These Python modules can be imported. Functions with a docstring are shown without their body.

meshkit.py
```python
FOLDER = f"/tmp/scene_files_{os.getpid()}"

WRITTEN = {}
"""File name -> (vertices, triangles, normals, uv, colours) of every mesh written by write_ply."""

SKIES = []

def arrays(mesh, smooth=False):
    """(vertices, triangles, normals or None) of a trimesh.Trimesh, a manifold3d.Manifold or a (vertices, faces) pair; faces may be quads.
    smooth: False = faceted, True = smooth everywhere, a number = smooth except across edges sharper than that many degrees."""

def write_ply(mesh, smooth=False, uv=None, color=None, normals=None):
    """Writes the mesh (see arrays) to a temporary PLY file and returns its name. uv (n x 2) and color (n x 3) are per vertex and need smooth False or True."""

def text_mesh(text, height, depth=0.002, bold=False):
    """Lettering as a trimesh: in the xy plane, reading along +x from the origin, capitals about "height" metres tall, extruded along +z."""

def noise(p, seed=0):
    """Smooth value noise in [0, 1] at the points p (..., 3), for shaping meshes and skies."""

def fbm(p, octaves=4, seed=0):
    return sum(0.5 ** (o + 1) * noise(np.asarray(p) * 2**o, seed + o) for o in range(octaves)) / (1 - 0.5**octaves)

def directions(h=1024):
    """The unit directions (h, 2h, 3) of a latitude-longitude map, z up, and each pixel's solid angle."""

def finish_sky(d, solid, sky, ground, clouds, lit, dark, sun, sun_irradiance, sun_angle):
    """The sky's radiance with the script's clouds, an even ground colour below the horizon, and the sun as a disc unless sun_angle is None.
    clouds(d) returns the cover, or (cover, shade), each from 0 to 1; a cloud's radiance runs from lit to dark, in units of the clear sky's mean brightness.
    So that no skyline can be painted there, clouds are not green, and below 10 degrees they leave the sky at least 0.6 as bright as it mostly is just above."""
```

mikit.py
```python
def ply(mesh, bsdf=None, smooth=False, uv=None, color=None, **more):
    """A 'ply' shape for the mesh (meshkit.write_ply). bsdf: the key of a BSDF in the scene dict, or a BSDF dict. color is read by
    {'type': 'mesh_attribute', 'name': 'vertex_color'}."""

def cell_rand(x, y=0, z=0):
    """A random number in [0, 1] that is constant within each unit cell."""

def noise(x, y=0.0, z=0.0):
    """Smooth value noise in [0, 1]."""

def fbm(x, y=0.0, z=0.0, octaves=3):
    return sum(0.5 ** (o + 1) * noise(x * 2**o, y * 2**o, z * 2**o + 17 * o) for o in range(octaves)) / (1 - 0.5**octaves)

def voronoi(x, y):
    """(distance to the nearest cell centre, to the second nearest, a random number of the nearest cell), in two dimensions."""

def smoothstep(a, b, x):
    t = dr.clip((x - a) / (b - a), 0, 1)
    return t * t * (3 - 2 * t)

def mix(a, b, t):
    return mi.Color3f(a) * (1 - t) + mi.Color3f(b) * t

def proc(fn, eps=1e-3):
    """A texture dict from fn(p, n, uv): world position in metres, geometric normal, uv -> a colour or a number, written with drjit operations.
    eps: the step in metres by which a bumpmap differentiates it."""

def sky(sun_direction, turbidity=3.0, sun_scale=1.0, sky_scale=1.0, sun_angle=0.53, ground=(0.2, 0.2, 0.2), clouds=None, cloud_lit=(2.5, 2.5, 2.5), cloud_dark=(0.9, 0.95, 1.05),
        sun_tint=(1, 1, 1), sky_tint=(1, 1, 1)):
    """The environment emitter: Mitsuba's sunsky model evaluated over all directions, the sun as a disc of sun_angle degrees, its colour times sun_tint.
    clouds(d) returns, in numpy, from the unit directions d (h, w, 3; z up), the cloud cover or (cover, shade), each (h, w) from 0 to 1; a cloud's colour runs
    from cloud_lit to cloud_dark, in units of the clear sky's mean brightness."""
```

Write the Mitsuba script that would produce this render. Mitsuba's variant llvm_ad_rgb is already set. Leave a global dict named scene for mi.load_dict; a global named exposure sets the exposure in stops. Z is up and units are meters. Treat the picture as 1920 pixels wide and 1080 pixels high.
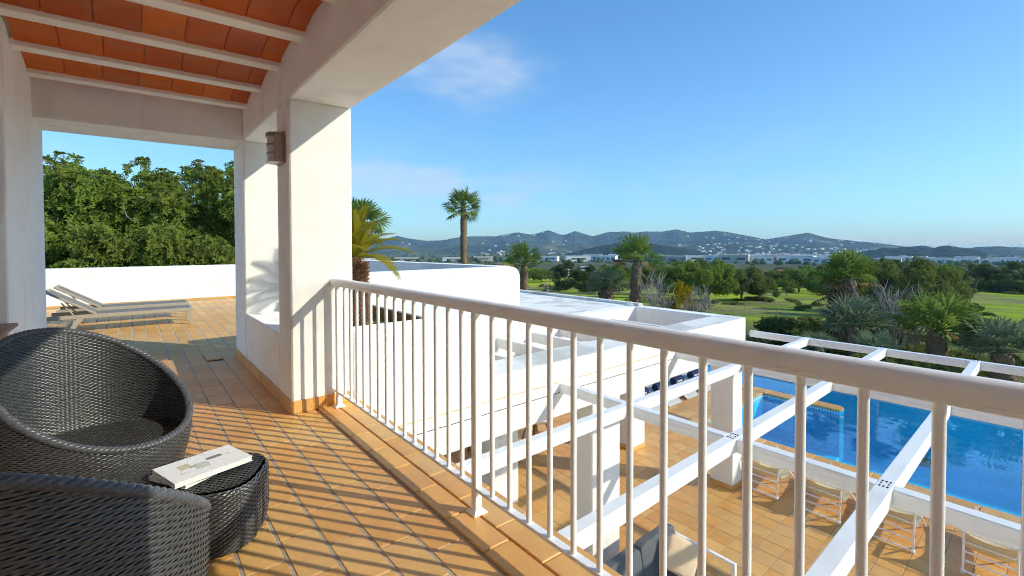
import math, random
import numpy as np, trimesh, drjit as dr, mitsuba as mi
import mikit, meshkit
from mikit import proc, noise, fbm, voronoi, cell_rand, smoothstep, mix
T = mi.ScalarTransform4f
rng = np.random.default_rng(7)
random.seed(7)
scene, labels = {'type': 'scene'}, {}

# ------------------------------------------------------------------ camera, sky, exposure
YAW, PITCH, ROLL, FOC, CY = 0.671917666, -0.0221127496, 0.00224989, 898.163242, 479.892282
CAMH = 1.4
def cam_axes():
    f = np.array([math.sin(YAW)*math.cos(PITCH), math.cos(YAW)*math.cos(PITCH), math.sin(PITCH)])
    r = np.array([math.cos(YAW), -math.sin(YAW), 0.0])
    d = np.cross(f, r)
    c, s = math.cos(ROLL), math.sin(ROLL)
    return c*r+s*d, -s*r+c*d, f
_r, _d, _f = cam_axes()
M = np.eye(4); M[:3, 0] = -_r; M[:3, 1] = -_d; M[:3, 2] = _f; M[:3, 3] = [0, 0, CAMH]
scene['camera'] = {'type': 'perspective', 'fov': math.degrees(2*math.atan(960/FOC)), 'fov_axis': 'x', 'near_clip': 0.05, 'far_clip': 90000.0,
                   'principal_point_offset_y': (540-CY)/1080, 'to_world': T(M.tolist())}
SUN = (1.0, -1.38, 0.92)
def clouds(d):
    az = np.degrees(np.arctan2(d[..., 0], d[..., 1])); el = np.degrees(np.arcsin(np.clip(d[..., 2], -1, 1)))
    q = np.stack([d[..., 0]*5, d[..., 1]*5, d[..., 2]*13], -1)
    n = meshkit.fbm(q*1.6+3.1, 5, 4)
    big = meshkit.fbm(q*0.45+9.0, 2, 8)
    fine = meshkit.fbm(q*4.5+1.3, 4, 14)
    c = np.clip((n*0.62+big*0.5-0.58)/0.20, 0, 1)*np.exp(-((el-6.5)/5.0)**2)
    w = np.exp(-((az-33)/9.0)**2-((el-20)/4.5)**2)+1.15*np.exp(-((az-25)/10.0)**2-((el-7.0)/3.0)**2)+.55*np.exp(-((az-40)/7.0)**2-((el-5.5)/2.5)**2)+.9*np.exp(-((az+12)/7.0)**2-((el-9)/2.6)**2)
    g = np.clip((n*.6+fine*.4+.55*w-.64)/.42, 0, 1)*np.clip(w*1.6, 0, 1)
    return np.clip(.32*c+.52*g, 0, 0.55), np.clip(0.55-.5*(fine-.3)-.2*g, 0, 1)
scene['sky'] = mikit.sky(SUN, turbidity=2.3, sun_scale=0.60, sun_tint=(0.80, 0.98, 1.23), sky_tint=(0.64, 0.97, 1.27), clouds=clouds, cloud_lit=(1.45, 1.78, 2.2), cloud_dark=(0.95, 1.3, 1.8), ground=(0.16, 0.14, 0.08))
exposure = 2.6

# ------------------------------------------------------------------ helpers
SH = 0.045                                          # the lower building stands slightly askew to the terrace
LK = 1.0943                                         # and its plan was measured at this fraction of its true size
def shp(p): p = np.asarray(p, float); return np.stack([LK*p[..., 0], LK*(p[..., 1]+SH*(p[..., 0]-1.4)), CAMH+LK*(p[..., 2]-CAMH)], -1)
def shear(m):
    m.vertices = shp(m.vertices); return m
SHM = np.eye(4); SHM[1, 0] = SH; SHM[1, 3] = -SH*1.4; SHM[:3] *= LK; SHM[2, 3] = CAMH*(1-LK)
_count = {}
def key(name, parent=None):
    base = (parent+'__' if parent else '')+name
    n = _count.get(base, -1)+1; _count[base] = n
    return base if n == 0 else f'{base}_{n:03d}'
def tag(k, label=None, cat=None, group=None, kind=None):
    d = labels.setdefault(k, {})
    for a, b in (('label', label), ('category', cat), ('group', group), ('kind', kind)):
        if b: d[a] = b
    return k
def obj(name, mesh, bsdf, parent=None, smooth=False, label=None, cat=None, group=None, kind=None, to_world=None):
    k = key(name, parent)
    sh = dict(mesh) if isinstance(mesh, dict) else mikit.ply(mesh, 'm_'+bsdf, smooth=smooth)
    if isinstance(mesh, dict) and bsdf: sh['bsdf'] = {'type': 'ref', 'id': 'm_'+bsdf}
    if to_world is not None: sh['to_world'] = T(np.asarray(to_world).tolist())
    scene[k] = sh
    if label or cat or group or kind: tag(k, label, cat, group, kind)
    return k
def thing(name, label, cat, group=None):
    return tag(key(name), label, cat, group)
from scipy.spatial import ConvexHull
def _unit_bevel():
    pts, lab = [], []
    for s in np.ndindex(2, 2, 2):
        s = np.array(s)*2-1
        for a in range(3):
            p = s*1.0; q = p*0.8; q[a] = p[a]; pts.append(q); lab.append((s, a))
    h = ConvexHull(np.array(pts)); P = np.array(pts)
    F = h.simplices.copy()
    for i, f in enumerate(F):
        n = np.cross(P[f[1]]-P[f[0]], P[f[2]]-P[f[0]])
        if n @ P[f].mean(0) < 0: F[i] = f[::-1]
    return lab, F
_LAB, _BF = _unit_bevel()
def box(x0, x1, y0, y1, z0, z1, b=0.006):
    c = np.array([x0+x1, y0+y1, z0+z1])/2; h = np.array([x1-x0, y1-y0, z1-z0])/2
    b = min(b, h.min()*0.6)
    v = []
    for s, a in _LAB:
        q = s*(h-b); q[a] = s[a]*h[a]; v.append(c+q)
    return trimesh.Trimesh(np.array(v), _BF.copy(), process=False)
def cat(ms): return trimesh.util.concatenate([trimesh.Trimesh(np.array(m.vertices), np.array(m.faces), process=False) for m in ms])
def frame(d):
    d = np.asarray(d, float); d = d/np.linalg.norm(d)
    a = np.cross(d, [0, 0, 1.0] if abs(d[2]) < 0.95 else [1.0, 0, 0]); a /= np.linalg.norm(a)
    return a, np.cross(d, a), d
def tube(pts, rad, n=10, closed=False, cap=True):
    p = np.asarray(pts, float); rad = np.broadcast_to(rad, (len(p),))
    if closed: t = np.roll(p, -1, 0)-np.roll(p, 1, 0)
    else: t = np.gradient(p, axis=0)
    t /= np.linalg.norm(t, axis=1, keepdims=True)+1e-12
    a = np.zeros_like(p); a0 = frame(t[0])[0]
    for i in range(len(p)):
        a0 = a0-t[i]*(a0@t[i]); a0 /= np.linalg.norm(a0)+1e-12; a[i] = a0
    b = np.cross(t, a); ang = np.arange(n)*2*np.pi/n
    v = (p[:, None]+rad[:, None, None]*(np.cos(ang)[None, :, None]*a[:, None]+np.sin(ang)[None, :, None]*b[:, None])).reshape(-1, 3)
    m = len(p); F = []
    I = np.arange(m if closed else m-1); J = np.arange(n)
    i, j = np.meshgrid(I, J, indexing='ij'); i2 = (i+1) % m; j2 = (j+1) % n
    q = np.stack([i*n+j, i*n+j2, i2*n+j2, i2*n+j], -1).reshape(-1, 4)
    F = np.vstack([q[:, [0, 1, 2]], q[:, [0, 2, 3]]])
    if cap and not closed:
        v = np.vstack([v, p[0], p[-1]]); c0, c1 = len(v)-2, len(v)-1
        F = np.vstack([F, np.stack([np.full(n, c0), (J+1) % n, J], 1), np.stack([np.full(n, c1), (m-1)*n+J, (m-1)*n+(J+1) % n], 1)])
    return trimesh.Trimesh(v, F, process=False)
def grid_mesh(P, wrap_u=False, wrap_v=False, flip=False):
    nu, nv = P.shape[:2]
    i, j = np.meshgrid(np.arange(nu if wrap_u else nu-1), np.arange(nv if wrap_v else nv-1), indexing='ij')
    i2, j2 = (i+1) % nu, (j+1) % nv
    q = np.stack([i*nv+j, i2*nv+j, i2*nv+j2, i*nv+j2], -1).reshape(-1, 4)
    F = np.vstack([q[:, [0, 1, 2]], q[:, [0, 2, 3]]])
    if flip: F = F[:, ::-1]
    return trimesh.Trimesh(P.reshape(-1, 3), F, process=False)
def lathe(prof, n=24):
    prof = np.asarray(prof, float); a = np.arange(n)*2*np.pi/n
    P = np.stack([prof[:, None, 0]*np.cos(a), prof[:, None, 0]*np.sin(a), np.broadcast_to(prof[:, None, 1], (len(prof), n))], -1)
    return grid_mesh(P, wrap_v=True, flip=True)
def extrude_y(poly, y0, y1):                       # polygon in (x, z) swept along y
    m = trimesh.creation.extrude_polygon(poly, y1-y0, engine='earcut')
    v = np.array(m.vertices); m2 = trimesh.Trimesh(np.stack([v[:, 0], y1-v[:, 2], v[:, 1]], 1), np.array(m.faces), process=False)
    return m2
def rotz(a): c, s = math.cos(a), math.sin(a); R = np.eye(4); R[:2, :2] = [[c, -s], [s, c]]; return R
def rotx(a): c, s = math.cos(a), math.sin(a); R = np.eye(4); R[1:3, 1:3] = [[c, -s], [s, c]]; return R
def roty(a): c, s = math.cos(a), math.sin(a); R = np.eye(4); R[0, 0] = c; R[0, 2] = s; R[2, 0] = -s; R[2, 2] = c; return R
def trans(*p): R = np.eye(4); R[:3, 3] = p; return R
def scal(*s): return np.diag([*s, 1.0]) if len(s) == 3 else np.diag([s[0]]*3+[1.0])
def place(pts, mats):                              # bake copies
    V, F = np.asarray(pts.vertices), np.asarray(pts.faces)
    mats = np.asarray(mats)
    v = np.einsum('nij,kj->nki', mats[:, :3, :3], V)+mats[:, None, :3, 3]
    f = F[None]+np.arange(len(mats))[:, None, None]*len(V)
    return trimesh.Trimesh(v.reshape(-1, 3), f.reshape(-1, 3), process=False)
def rand_rot(n, r=rng):
    q = r.normal(size=(n, 4)); q /= np.linalg.norm(q, axis=1, keepdims=True); w, x, y, z = q.T
    R = np.zeros((n, 4, 4)); R[:, 3, 3] = 1
    R[:, 0, 0] = 1-2*(y*y+z*z); R[:, 0, 1] = 2*(x*y-z*w); R[:, 0, 2] = 2*(x*z+y*w)
    R[:, 1, 0] = 2*(x*y+z*w); R[:, 1, 1] = 1-2*(x*x+z*z); R[:, 1, 2] = 2*(y*z-x*w)
    R[:, 2, 0] = 2*(x*z-y*w); R[:, 2, 1] = 2*(y*z+x*w); R[:, 2, 2] = 1-2*(x*x+y*y)
    return R
def look_rot(d, up=(0, 0, 1)):                     # local +x -> d, local +z about up
    d = np.asarray(d, float); d /= np.linalg.norm(d); up = np.asarray(up, float)
    y = np.cross(up, d); y /= np.linalg.norm(y)+1e-9; z = np.cross(d, y)
    R = np.eye(4); R[:3, 0] = d; R[:3, 1] = y; R[:3, 2] = z; return R
def at(px, py, dist):                              # a point of the photograph at that ground distance (used to lay out the garden)
    v = (px-960)/FOC*_r+(py-CY)/FOC*_d+_f
    return np.array([0, 0, CAMH])+dist/np.hypot(v[0], v[1])*v
def heading(px):
    v = (px-960)/FOC*_r+_f; return math.atan2(v[0], v[1])

# ------------------------------------------------------------------ materials
def two(b): return {'type': 'twosided', 'bsdf': b}
def col(*c): return {'type': 'rgb', 'value': list(c)}
def mat(name, color, rough=0.6, **kw):
    scene['m_'+name] = two({'type': 'principled', 'base_color': color if isinstance(color, dict) else col(*color), 'roughness': rough, 'specular': kw.pop('specular', 0.4), **kw}); return name
def bump(name, color, rough, fn, scale=1.0, eps=1e-3, **kw):
    scene['m_'+name] = two({'type': 'bumpmap', 'tex': proc(fn, eps), 'scale': scale, 'bsdf': {'type': 'principled', 'base_color': color if isinstance(color, dict) else col(*color), 'roughness': rough, 'specular': kw.pop('specular', 0.4), **kw}}); return name
def plaster_col(p, n, uv):
    a = fbm(p.x*0.9, p.y*0.9, p.z*0.9, 3); b = fbm(p.x*9, p.y*9, p.z*9, 2)
    return mix((0.83, 0.83, 0.815), (0.77, 0.767, 0.745), smoothstep(0.35, 0.75, a*0.7+b*0.3))*(1-.10*smoothstep(.55, .8, fbm(p.x*5, p.y*5, p.z*1.1, 3)))
bump('plaster', proc(plaster_col), 0.85, lambda p, n, uv: 0.0025*fbm(p.x*22, p.y*22, p.z*22, 3)+0.004*noise(p.x*3.1, p.y*3.1, p.z*3.1), specular=0.25)
def roof_col(p, n, uv):
    a = fbm(p.x*2.2, p.y*2.2, p.z*2, 4); b = fbm(p.x*14, p.y*14, 1.0, 2)
    c = mix((0.72, 0.71, 0.67), (0.53, 0.52, 0.48), smoothstep(0.42, 0.72, a))
    return c*(0.92+0.16*b)
bump('roof_paint', proc(roof_col), 0.85, lambda p, n, uv: 0.003*fbm(p.x*18, p.y*18, p.z*18, 3), specular=0.25)
mat('white_metal', proc(lambda p, n, uv: mi.Color3f(0.84, 0.845, 0.84)*(1-.10*smoothstep(.55, .8, fbm(p.x*7, p.y*7, p.z*7, 3)))), 0.34, specular=0.5)
def beam_col(p, n, uv):
    a = fbm(p.x*3, p.y*3, p.z*30, 3)
    return mix((0.80, 0.805, 0.80), (0.70, 0.70, 0.685), smoothstep(0.45, 0.8, a))
mat('painted_wood', proc(beam_col), 0.5)
TC = []
for i, t in enumerate(((0.68, 0.365, 0.105), (0.71, 0.405, 0.13), (0.63, 0.32, 0.085), (0.69, 0.345, 0.095), (0.66, 0.38, 0.125))):
    def fn(p, n, uv, t=t, i=i):
        a = fbm(p.x*6+i, p.y*6, 2.0, 3); b = noise(p.x*140, p.y*140, p.z*140); c = fbm(p.x*0.7, p.y*0.7, 5.0, 2)
        q = mix((t[0]*0.90, t[1]*0.86, t[2]*0.8), (t[0]*1.06, t[1]*1.08, t[2]*1.15), a)
        st = smoothstep(.60, .82, fbm(p.x*2.3+11, p.y*2.3, 9.0, 4))
        q = mix(q, mi.Color3f(0.42, 0.27, 0.15), .35*st)
        return q*(0.92+0.10*b+0.22*(c-0.5))
    TC.append(bump(f'terracotta_{i}', proc(fn), 0.42, lambda p, n, uv: 0.0012*fbm(p.x*30, p.y*30, p.z*30, 2), specular=0.45))
def grout_col(p, n, uv):
    a = fbm(p.x*8, p.y*8, 0.0, 3)
    return mix((0.30, 0.25, 0.19), (0.46, 0.40, 0.33), a)
mat('grout', proc(grout_col), 0.9, specular=0.1)
def grout2(p, n, uv):
    return mix((0.22, 0.16, 0.11), (0.34, 0.26, 0.19), fbm(p.x*6, p.y*6, 0.0, 3))
mat('dark_grout', proc(grout2), 0.9, specular=0.1)
VT = []
for i, t in enumerate(((0.62, 0.135, 0.012), (0.55, 0.11, 0.012), (0.66, 0.155, 0.014), (0.50, 0.10, 0.014))):
    def fn(p, n, uv, t=t, i=i):
        a = fbm(p.x*3+i*7, p.y*9, p.z*9, 3); b = smoothstep(0.52, 0.75, fbm(p.x*5+i, p.y*12+3, 2.0, 3))
        return mix((t[0]*0.85, t[1]*0.8, t[2]*0.8), (t[0]*1.1, t[1]*1.15, t[2]*1.2), a)*(1-b*0.18)+mi.Color3f(0.05, 0.045, 0.04)*b
    VT.append(mat(f'vault_clay_{i}', proc(fn), 0.55))
mat('ceiling_beam_paint', (0.86, 0.84, 0.80), 0.8, specular=0.2)
def rattan_col(p, n, uv):
    a = noise(p.x*90, p.y*90, p.z*90)
    return mix((0.026, 0.027, 0.029), (0.075, 0.078, 0.083), a)
mat('rattan', proc(rattan_col), 0.36, specular=0.8)
mat('rattan_core', (0.010, 0.010, 0.011), 0.6)
mat('rattan_rim', proc(lambda p, n, uv: mix((0.05, 0.053, 0.062), (0.10, 0.105, 0.12), noise(p.x*60, p.y*60, p.z*60))), 0.34, specular=0.5)
mat('brown_wood', proc(lambda p, n, uv: mix((0.20, 0.085, 0.04), (0.30, 0.14, 0.07), fbm(p.x*40, p.y*3, p.z*40, 3))), 0.45)
mat('paper', (0.80, 0.81, 0.82), 0.5)
mat('pages', proc(lambda p, n, uv: mix((0.62, 0.60, 0.56), (0.84, 0.83, 0.80), noise(3.0, 3.0, p.z*900))), 0.8)
mat('print_sand', (0.56, 0.53, 0.38), 0.5); mat('print_grey', (0.56, 0.57, 0.53), 0.5); mat('print_dark', (0.20, 0.20, 0.19), 0.5); mat('print_pale', (0.66, 0.66, 0.64), 0.5)
mat('taupe_metal', (0.38, 0.32, 0.24), 0.45); mat('taupe_mesh', proc(lambda p, n, uv: mix((0.13, 0.12, 0.11), (0.20, 0.185, 0.17), noise(p.x*160, p.y*160, 0))), 0.8)
mat('lamp_bronze', proc(lambda p, n, uv: mix((0.20, 0.14, 0.10), (0.32, 0.24, 0.18), fbm(p.x*30, p.y*30, p.z*30, 2))), 0.4, metallic=0.4)
mat('lamp_glass', (0.55, 0.50, 0.46), 0.35)
mat('dark_slot', (0.015, 0.012, 0.010), 0.9)
mat('navy', (0.012, 0.022, 0.075), 0.9); mat('white_print', (0.8, 0.8, 0.8), 0.8)
mat('tan_fabric', proc(lambda p, n, uv: mix((0.58, 0.46, 0.26), (0.66, 0.54, 0.33), noise(p.x*120, p.y*120, p.z*120))), 0.85)
mat('grey_fabric', proc(lambda p, n, uv: mix((0.085, 0.095, 0.11), (0.12, 0.13, 0.15), noise(p.x*140, p.y*140, p.z*140))), 0.9, sheen=0.3)
mat('beige_fabric', proc(lambda p, n, uv: mix((0.62, 0.47, 0.31), (0.70, 0.55, 0.38), noise(p.x*140, p.y*140, p.z*140))), 0.95)
mat('white_plastic', (0.78, 0.78, 0.76), 0.35); mat('grey_sling', (0.46, 0.45, 0.43), 0.8)
mat('ochre', (0.62, 0.44, 0.20), 0.8); mat('ink', (0.03, 0.03, 0.03), 0.8); mat('crack', (0.10, 0.10, 0.10), 0.9)
# plants
def leaf(name, c, tr, rough=0.45, var=0.35):
    def fn(p, n, uv, c=c):
        a = noise(p.x*2.2, p.y*2.2, p.z*2.2); b = noise(p.x*17, p.y*17, p.z*17)
        k = (1-var)+2*var*(0.55*a+0.45*b)
        return mi.Color3f(c[0]*(k+0.10*(b-0.5)), c[1]*k, c[2]*k)
    scene['m_'+name] = {'type': 'principledthin', 'base_color': proc(fn), 'roughness': rough, 'diff_trans': tr, 'spec_trans': 0.0, 'eta': 1.35}
    return name
leaf('carob_leaf', (0.235, 0.315, 0.06), 0.9, 0.35, 0.45)
leaf('olive_leaf', (0.22, 0.25, 0.075), 0.7, 0.5, 0.4)
leaf('dark_leaf', (0.105, 0.15, 0.045), 0.6, 0.5, 0.4)
leaf('fresh_leaf', (0.215, 0.26, 0.055), 0.8, 0.45, 0.4)
leaf('fan_leaf', (0.185, 0.265, 0.055), 0.8, 0.4, 0.35)
leaf('fan_leaf_grey', (0.21, 0.26, 0.145), 0.7, 0.4, 0.35)
leaf('sago_leaf', (0.33, 0.29, 0.025), 0.9, 0.4, 0.25)
leaf('yellow_leaf', (0.42, 0.31, 0.02), 0.8, 0.5, 0.35)
leaf('dry_leaf', (0.26, 0.17, 0.08), 0.4, 0.7, 0.4)
mat('bark', proc(lambda p, n, uv: mix((0.09, 0.065, 0.045), (0.20, 0.16, 0.12), fbm(p.x*14, p.y*14, p.z*5, 3))), 0.95, specular=0.1)
mat('pale_bark', proc(lambda p, n, uv: mix((0.24, 0.21, 0.18), (0.40, 0.37, 0.33), fbm(p.x*14, p.y*14, p.z*5, 3))), 0.95, specular=0.1)
mat('palm_bark', proc(lambda p, n, uv: mix((0.12, 0.075, 0.045), (0.36, 0.26, 0.17), fbm(p.x*16, p.y*16, p.z*22, 3))), 0.95, specular=0.1)
mat('sago_bark', proc(lambda p, n, uv: mix((0.11, 0.055, 0.03), (0.36, 0.20, 0.11), noise(p.x*60, p.y*60, p.z*60))), 0.95, specular=0.1)
mat('pebble', proc(lambda p, n, uv: mix((0.34, 0.29, 0.20), (0.66, 0.60, 0.50), noise(p.x*25, p.y*25, p.z*25))), 0.8)
mat('soil', proc(lambda p, n, uv: mix((0.16, 0.11, 0.065), (0.27, 0.20, 0.12), fbm(p.x*9, p.y*9, 0, 3))), 0.95, specular=0.1)
#MORE
# ------------------------------------------------------------------ tiled floors
def proj(p):
    q = np.asarray(p, float)-[0, 0, CAMH]; x, y, z = q@_r, q@_d, q@_f
    return np.stack([960+FOC*x/np.maximum(z, 1e-3), CY+FOC*y/np.maximum(z, 1e-3), z], -1)
def lay_tiles(parent, tiles, zt, thick, bsdfs, hidden, seed, bevel=0.004, M0=None):
    """tiles: (x0, x1, y0, y1) rows in the floor's own frame; the 300 that show largest become parts, the others one stuff mesh per tone."""
    r = np.random.default_rng(seed); t = np.asarray(tiles)
    c = np.stack([(t[:, 0]+t[:, 1])/2, (t[:, 2]+t[:, 3])/2, np.full(len(t), zt)], -1)
    if M0 is not None: w = c@M0[:3, :3].T+M0[:3, 3]
    else: w = c
    s = proj(w); area = (t[:, 1]-t[:, 0])*(t[:, 3]-t[:, 2])*(FOC/np.maximum(s[:, 2], .1))**2*(CAMH-zt)/np.linalg.norm(w-[0, 0, CAMH], axis=1)
    ok = (s[:, 2] > 0.3) & (s[:, 0] > -30) & (s[:, 0] < 1950) & (s[:, 1] > 0) & (s[:, 1] < 1110) & ~hidden(c)
    area = np.where(ok, area, 0); order = np.argsort(-area)
    first = set(order[:300].tolist()) & set(np.nonzero(area > 0)[0].tolist())
    unit = {}
    rest = [[] for _ in bsdfs]
    for i in order:
        x0, x1, y0, y1 = t[i]; q = int(r.integers(len(bsdfs)))
        sx, sy = x1-x0, y1-y0; kk = (round(sx, 3), round(sy, 3))
        m = trans((x0+x1)/2, (y0+y1)/2, zt-thick+r.normal()*0.0007)@rotx(r.normal()*0.0028)@roty(r.normal()*0.0028)@rotz(r.normal()*0.0025)
        if M0 is not None: m = M0@m
        if i in first:
            if kk not in unit: unit[kk] = mikit.ply(box(-sx/2, sx/2, -sy/2, sy/2, -thick, thick, bevel))
            obj('tile', unit[kk], bsdfs[q], parent, to_world=m)
        else:
            b = box(-sx/2, sx/2, -sy/2, sy/2, -thick, thick, bevel); b.apply_transform(m); rest[q].append(b)
    for q, ms in enumerate(rest):
        if ms: obj('far_tiles', cat(ms), bsdfs[q], parent, kind='stuff')
# the upper terrace: rows along y, running bond
terr = obj('terrace_floor', cat([box(-1.45, 1.60, -3.2, 6.95, -0.26, -0.0035), box(-4.2, 5.3, 6.95, 15.0, -0.26, -0.0035)]), 'grout', label='terrace floor of orange terracotta tiles with pale joints', kind='structure')
tiles = []
PX, PY = 0.175, 0.349
for k in range(0, 29):
    x1 = 1.225-PX*k; x0 = x1-PX
    off = 2.267 if k % 2 == 0 else 2.267-PY/2
    for j in range(-13, 36):
        y0 = off+PY*j
        if y0 > 14.6 or (y0 < 6.9 and x0 < -1.4): continue
        if y0+PY > 14.74: continue
        g = 0.0065
        tiles.append((x0+g, x1-g, y0+g*.5, y0+PY-g*.5))
for k in range(1, 12):
    for j in range(14, 36):
        y0 = 2.267+PY*j-(PY/2 if k % 2 else 0)
        if y0 > 7.0 and y0+PY < 14.74: tiles.append((1.225+PX*(k-1)+.0065, 1.225+PX*k-.0065, y0+.003, y0+PY-.003))
def hid_up(c):
    x, y = c[:, 0], c[:, 1]
    return ((x > 1.02) & (y > 4.25)) | ((x < 0.0) & (y < 4.6)) | ((x < -.66) & (y < 6.95)) | (y < 1.5) | (x > 2.2)
broken = [i for i, t in enumerate(tiles) if t[0] < 0.80 < t[1] and t[2] < 6.97 < t[3]]
lay_tiles(terr, [t for i, t in enumerate(tiles) if i not in broken], 0.0, 0.010, TC, hid_up, 1)
for i in broken:                                    # the loose tile lies tilted over a dark hole
    x0, x1, y0, y1 = tiles[i]
    m = box(-(x1-x0)/2, (x1-x0)/2, -(y1-y0)/2, (y1-y0)/2, -.01, .01, .004); m.apply_transform(trans((x0+x1)/2, (y0+y1)/2+.03, 0.012)@rotx(0.05))
    obj('loose_tile', m, TC[1], label='loose terracotta floor tile lifted over a dark gap beside the white wall', cat='tile')
    obj('floor_drain', box(x0, x1, y0-.035, y0+.04, -.012, .0012, .001), 'dark_slot', label='dark drain slot under the lifted floor tile', cat='drain')
kt = []
for j in range(-10, 7):
    kt.append((1.231, 1.380, 2.095+.338*j+.004, 2.095+.338*(j+1)-.004))
    kt.append((1.388, 1.600, 2.21+.338*j+.004, 2.21+.338*(j+1)-.004))
kt = [t for t in kt if t[3] < 4.30] + [(1.231, 1.380, 4.127, 4.215), (1.388, 1.60, 3.904+.004, 4.215)]
r5 = np.random.default_rng(5)
for x0, x1, y0, y1 in kt:
    m = box(x0, x1, y0, y1, -.02, .011, .005); obj('edge_tile', m, TC[int(r5.integers(5))], terr)

# ------------------------------------------------------------------ the villa
villa = thing('villa', 'white villa with covered terrace, square pillars and vaulted terracotta ceiling', 'house')
P = 'plaster'
PYF, PYB, NY, EY, TOPZ = 4.235, 4.655, 6.27, 6.93, 2.615
obj('pillar', box(1.03, 1.548, PYF, PYB, 0.011, TOPZ+.002, .012), P, villa, label='square white pillar at the end of the balustrade')
obj('main_beam', box(1.031, 1.547, -3.2, EY, TOPZ, 3.32, .012), P, villa)
obj('window_sill', box(1.033, 1.545, PYB, NY, 0.0, 0.612, .012), P, villa, label='low white wall under the opening beside the pillar')
obj('pilaster', box(1.03, 1.548, NY, EY, 0.0, TOPZ+.002, .012), P, villa)
obj('back_lintel', box(-0.72, 1.034, NY-.01, EY-.004, 2.60, 3.32, .010), P, villa)
obj('side_wall', cat([box(-1.35, -0.70, 4.98, EY, 0.0, 3.32, .010)]), P, villa, label='white wall at the left of the terrace')
obj('door_lintel', box(-1.35, -0.703, -3.2, 4.985, 2.37, 3.318, .010), P, villa)
obj('house_wall', cat([box(-1.6, -1.36, -3.2, 4.99, 0, 3.3, .01), box(-1.6, 1.3, -3.5, -3.2, 0, 3.3, .01)]), P, villa)
obj('corner_pillar', box(1.03, 1.548, -0.95, -0.40, 0.011, TOPZ+.002, .012), P, villa)
obj('roof', box(-1.6, 1.62, -3.5, EY+.02, 3.322, 3.55, .02), P, villa)
obj('left_wing', box(-5.5, -1.40, 5.1, 6.9, 0, 3.5, .02), P, villa)
obj('lower_wall', cat([box(1.10, 1.47, -8, 4.2, -3.5, -.262, .01), box(-4, 1.2, -8, -7.7, -3.5, 3.0, .01)]), P, villa)
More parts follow.
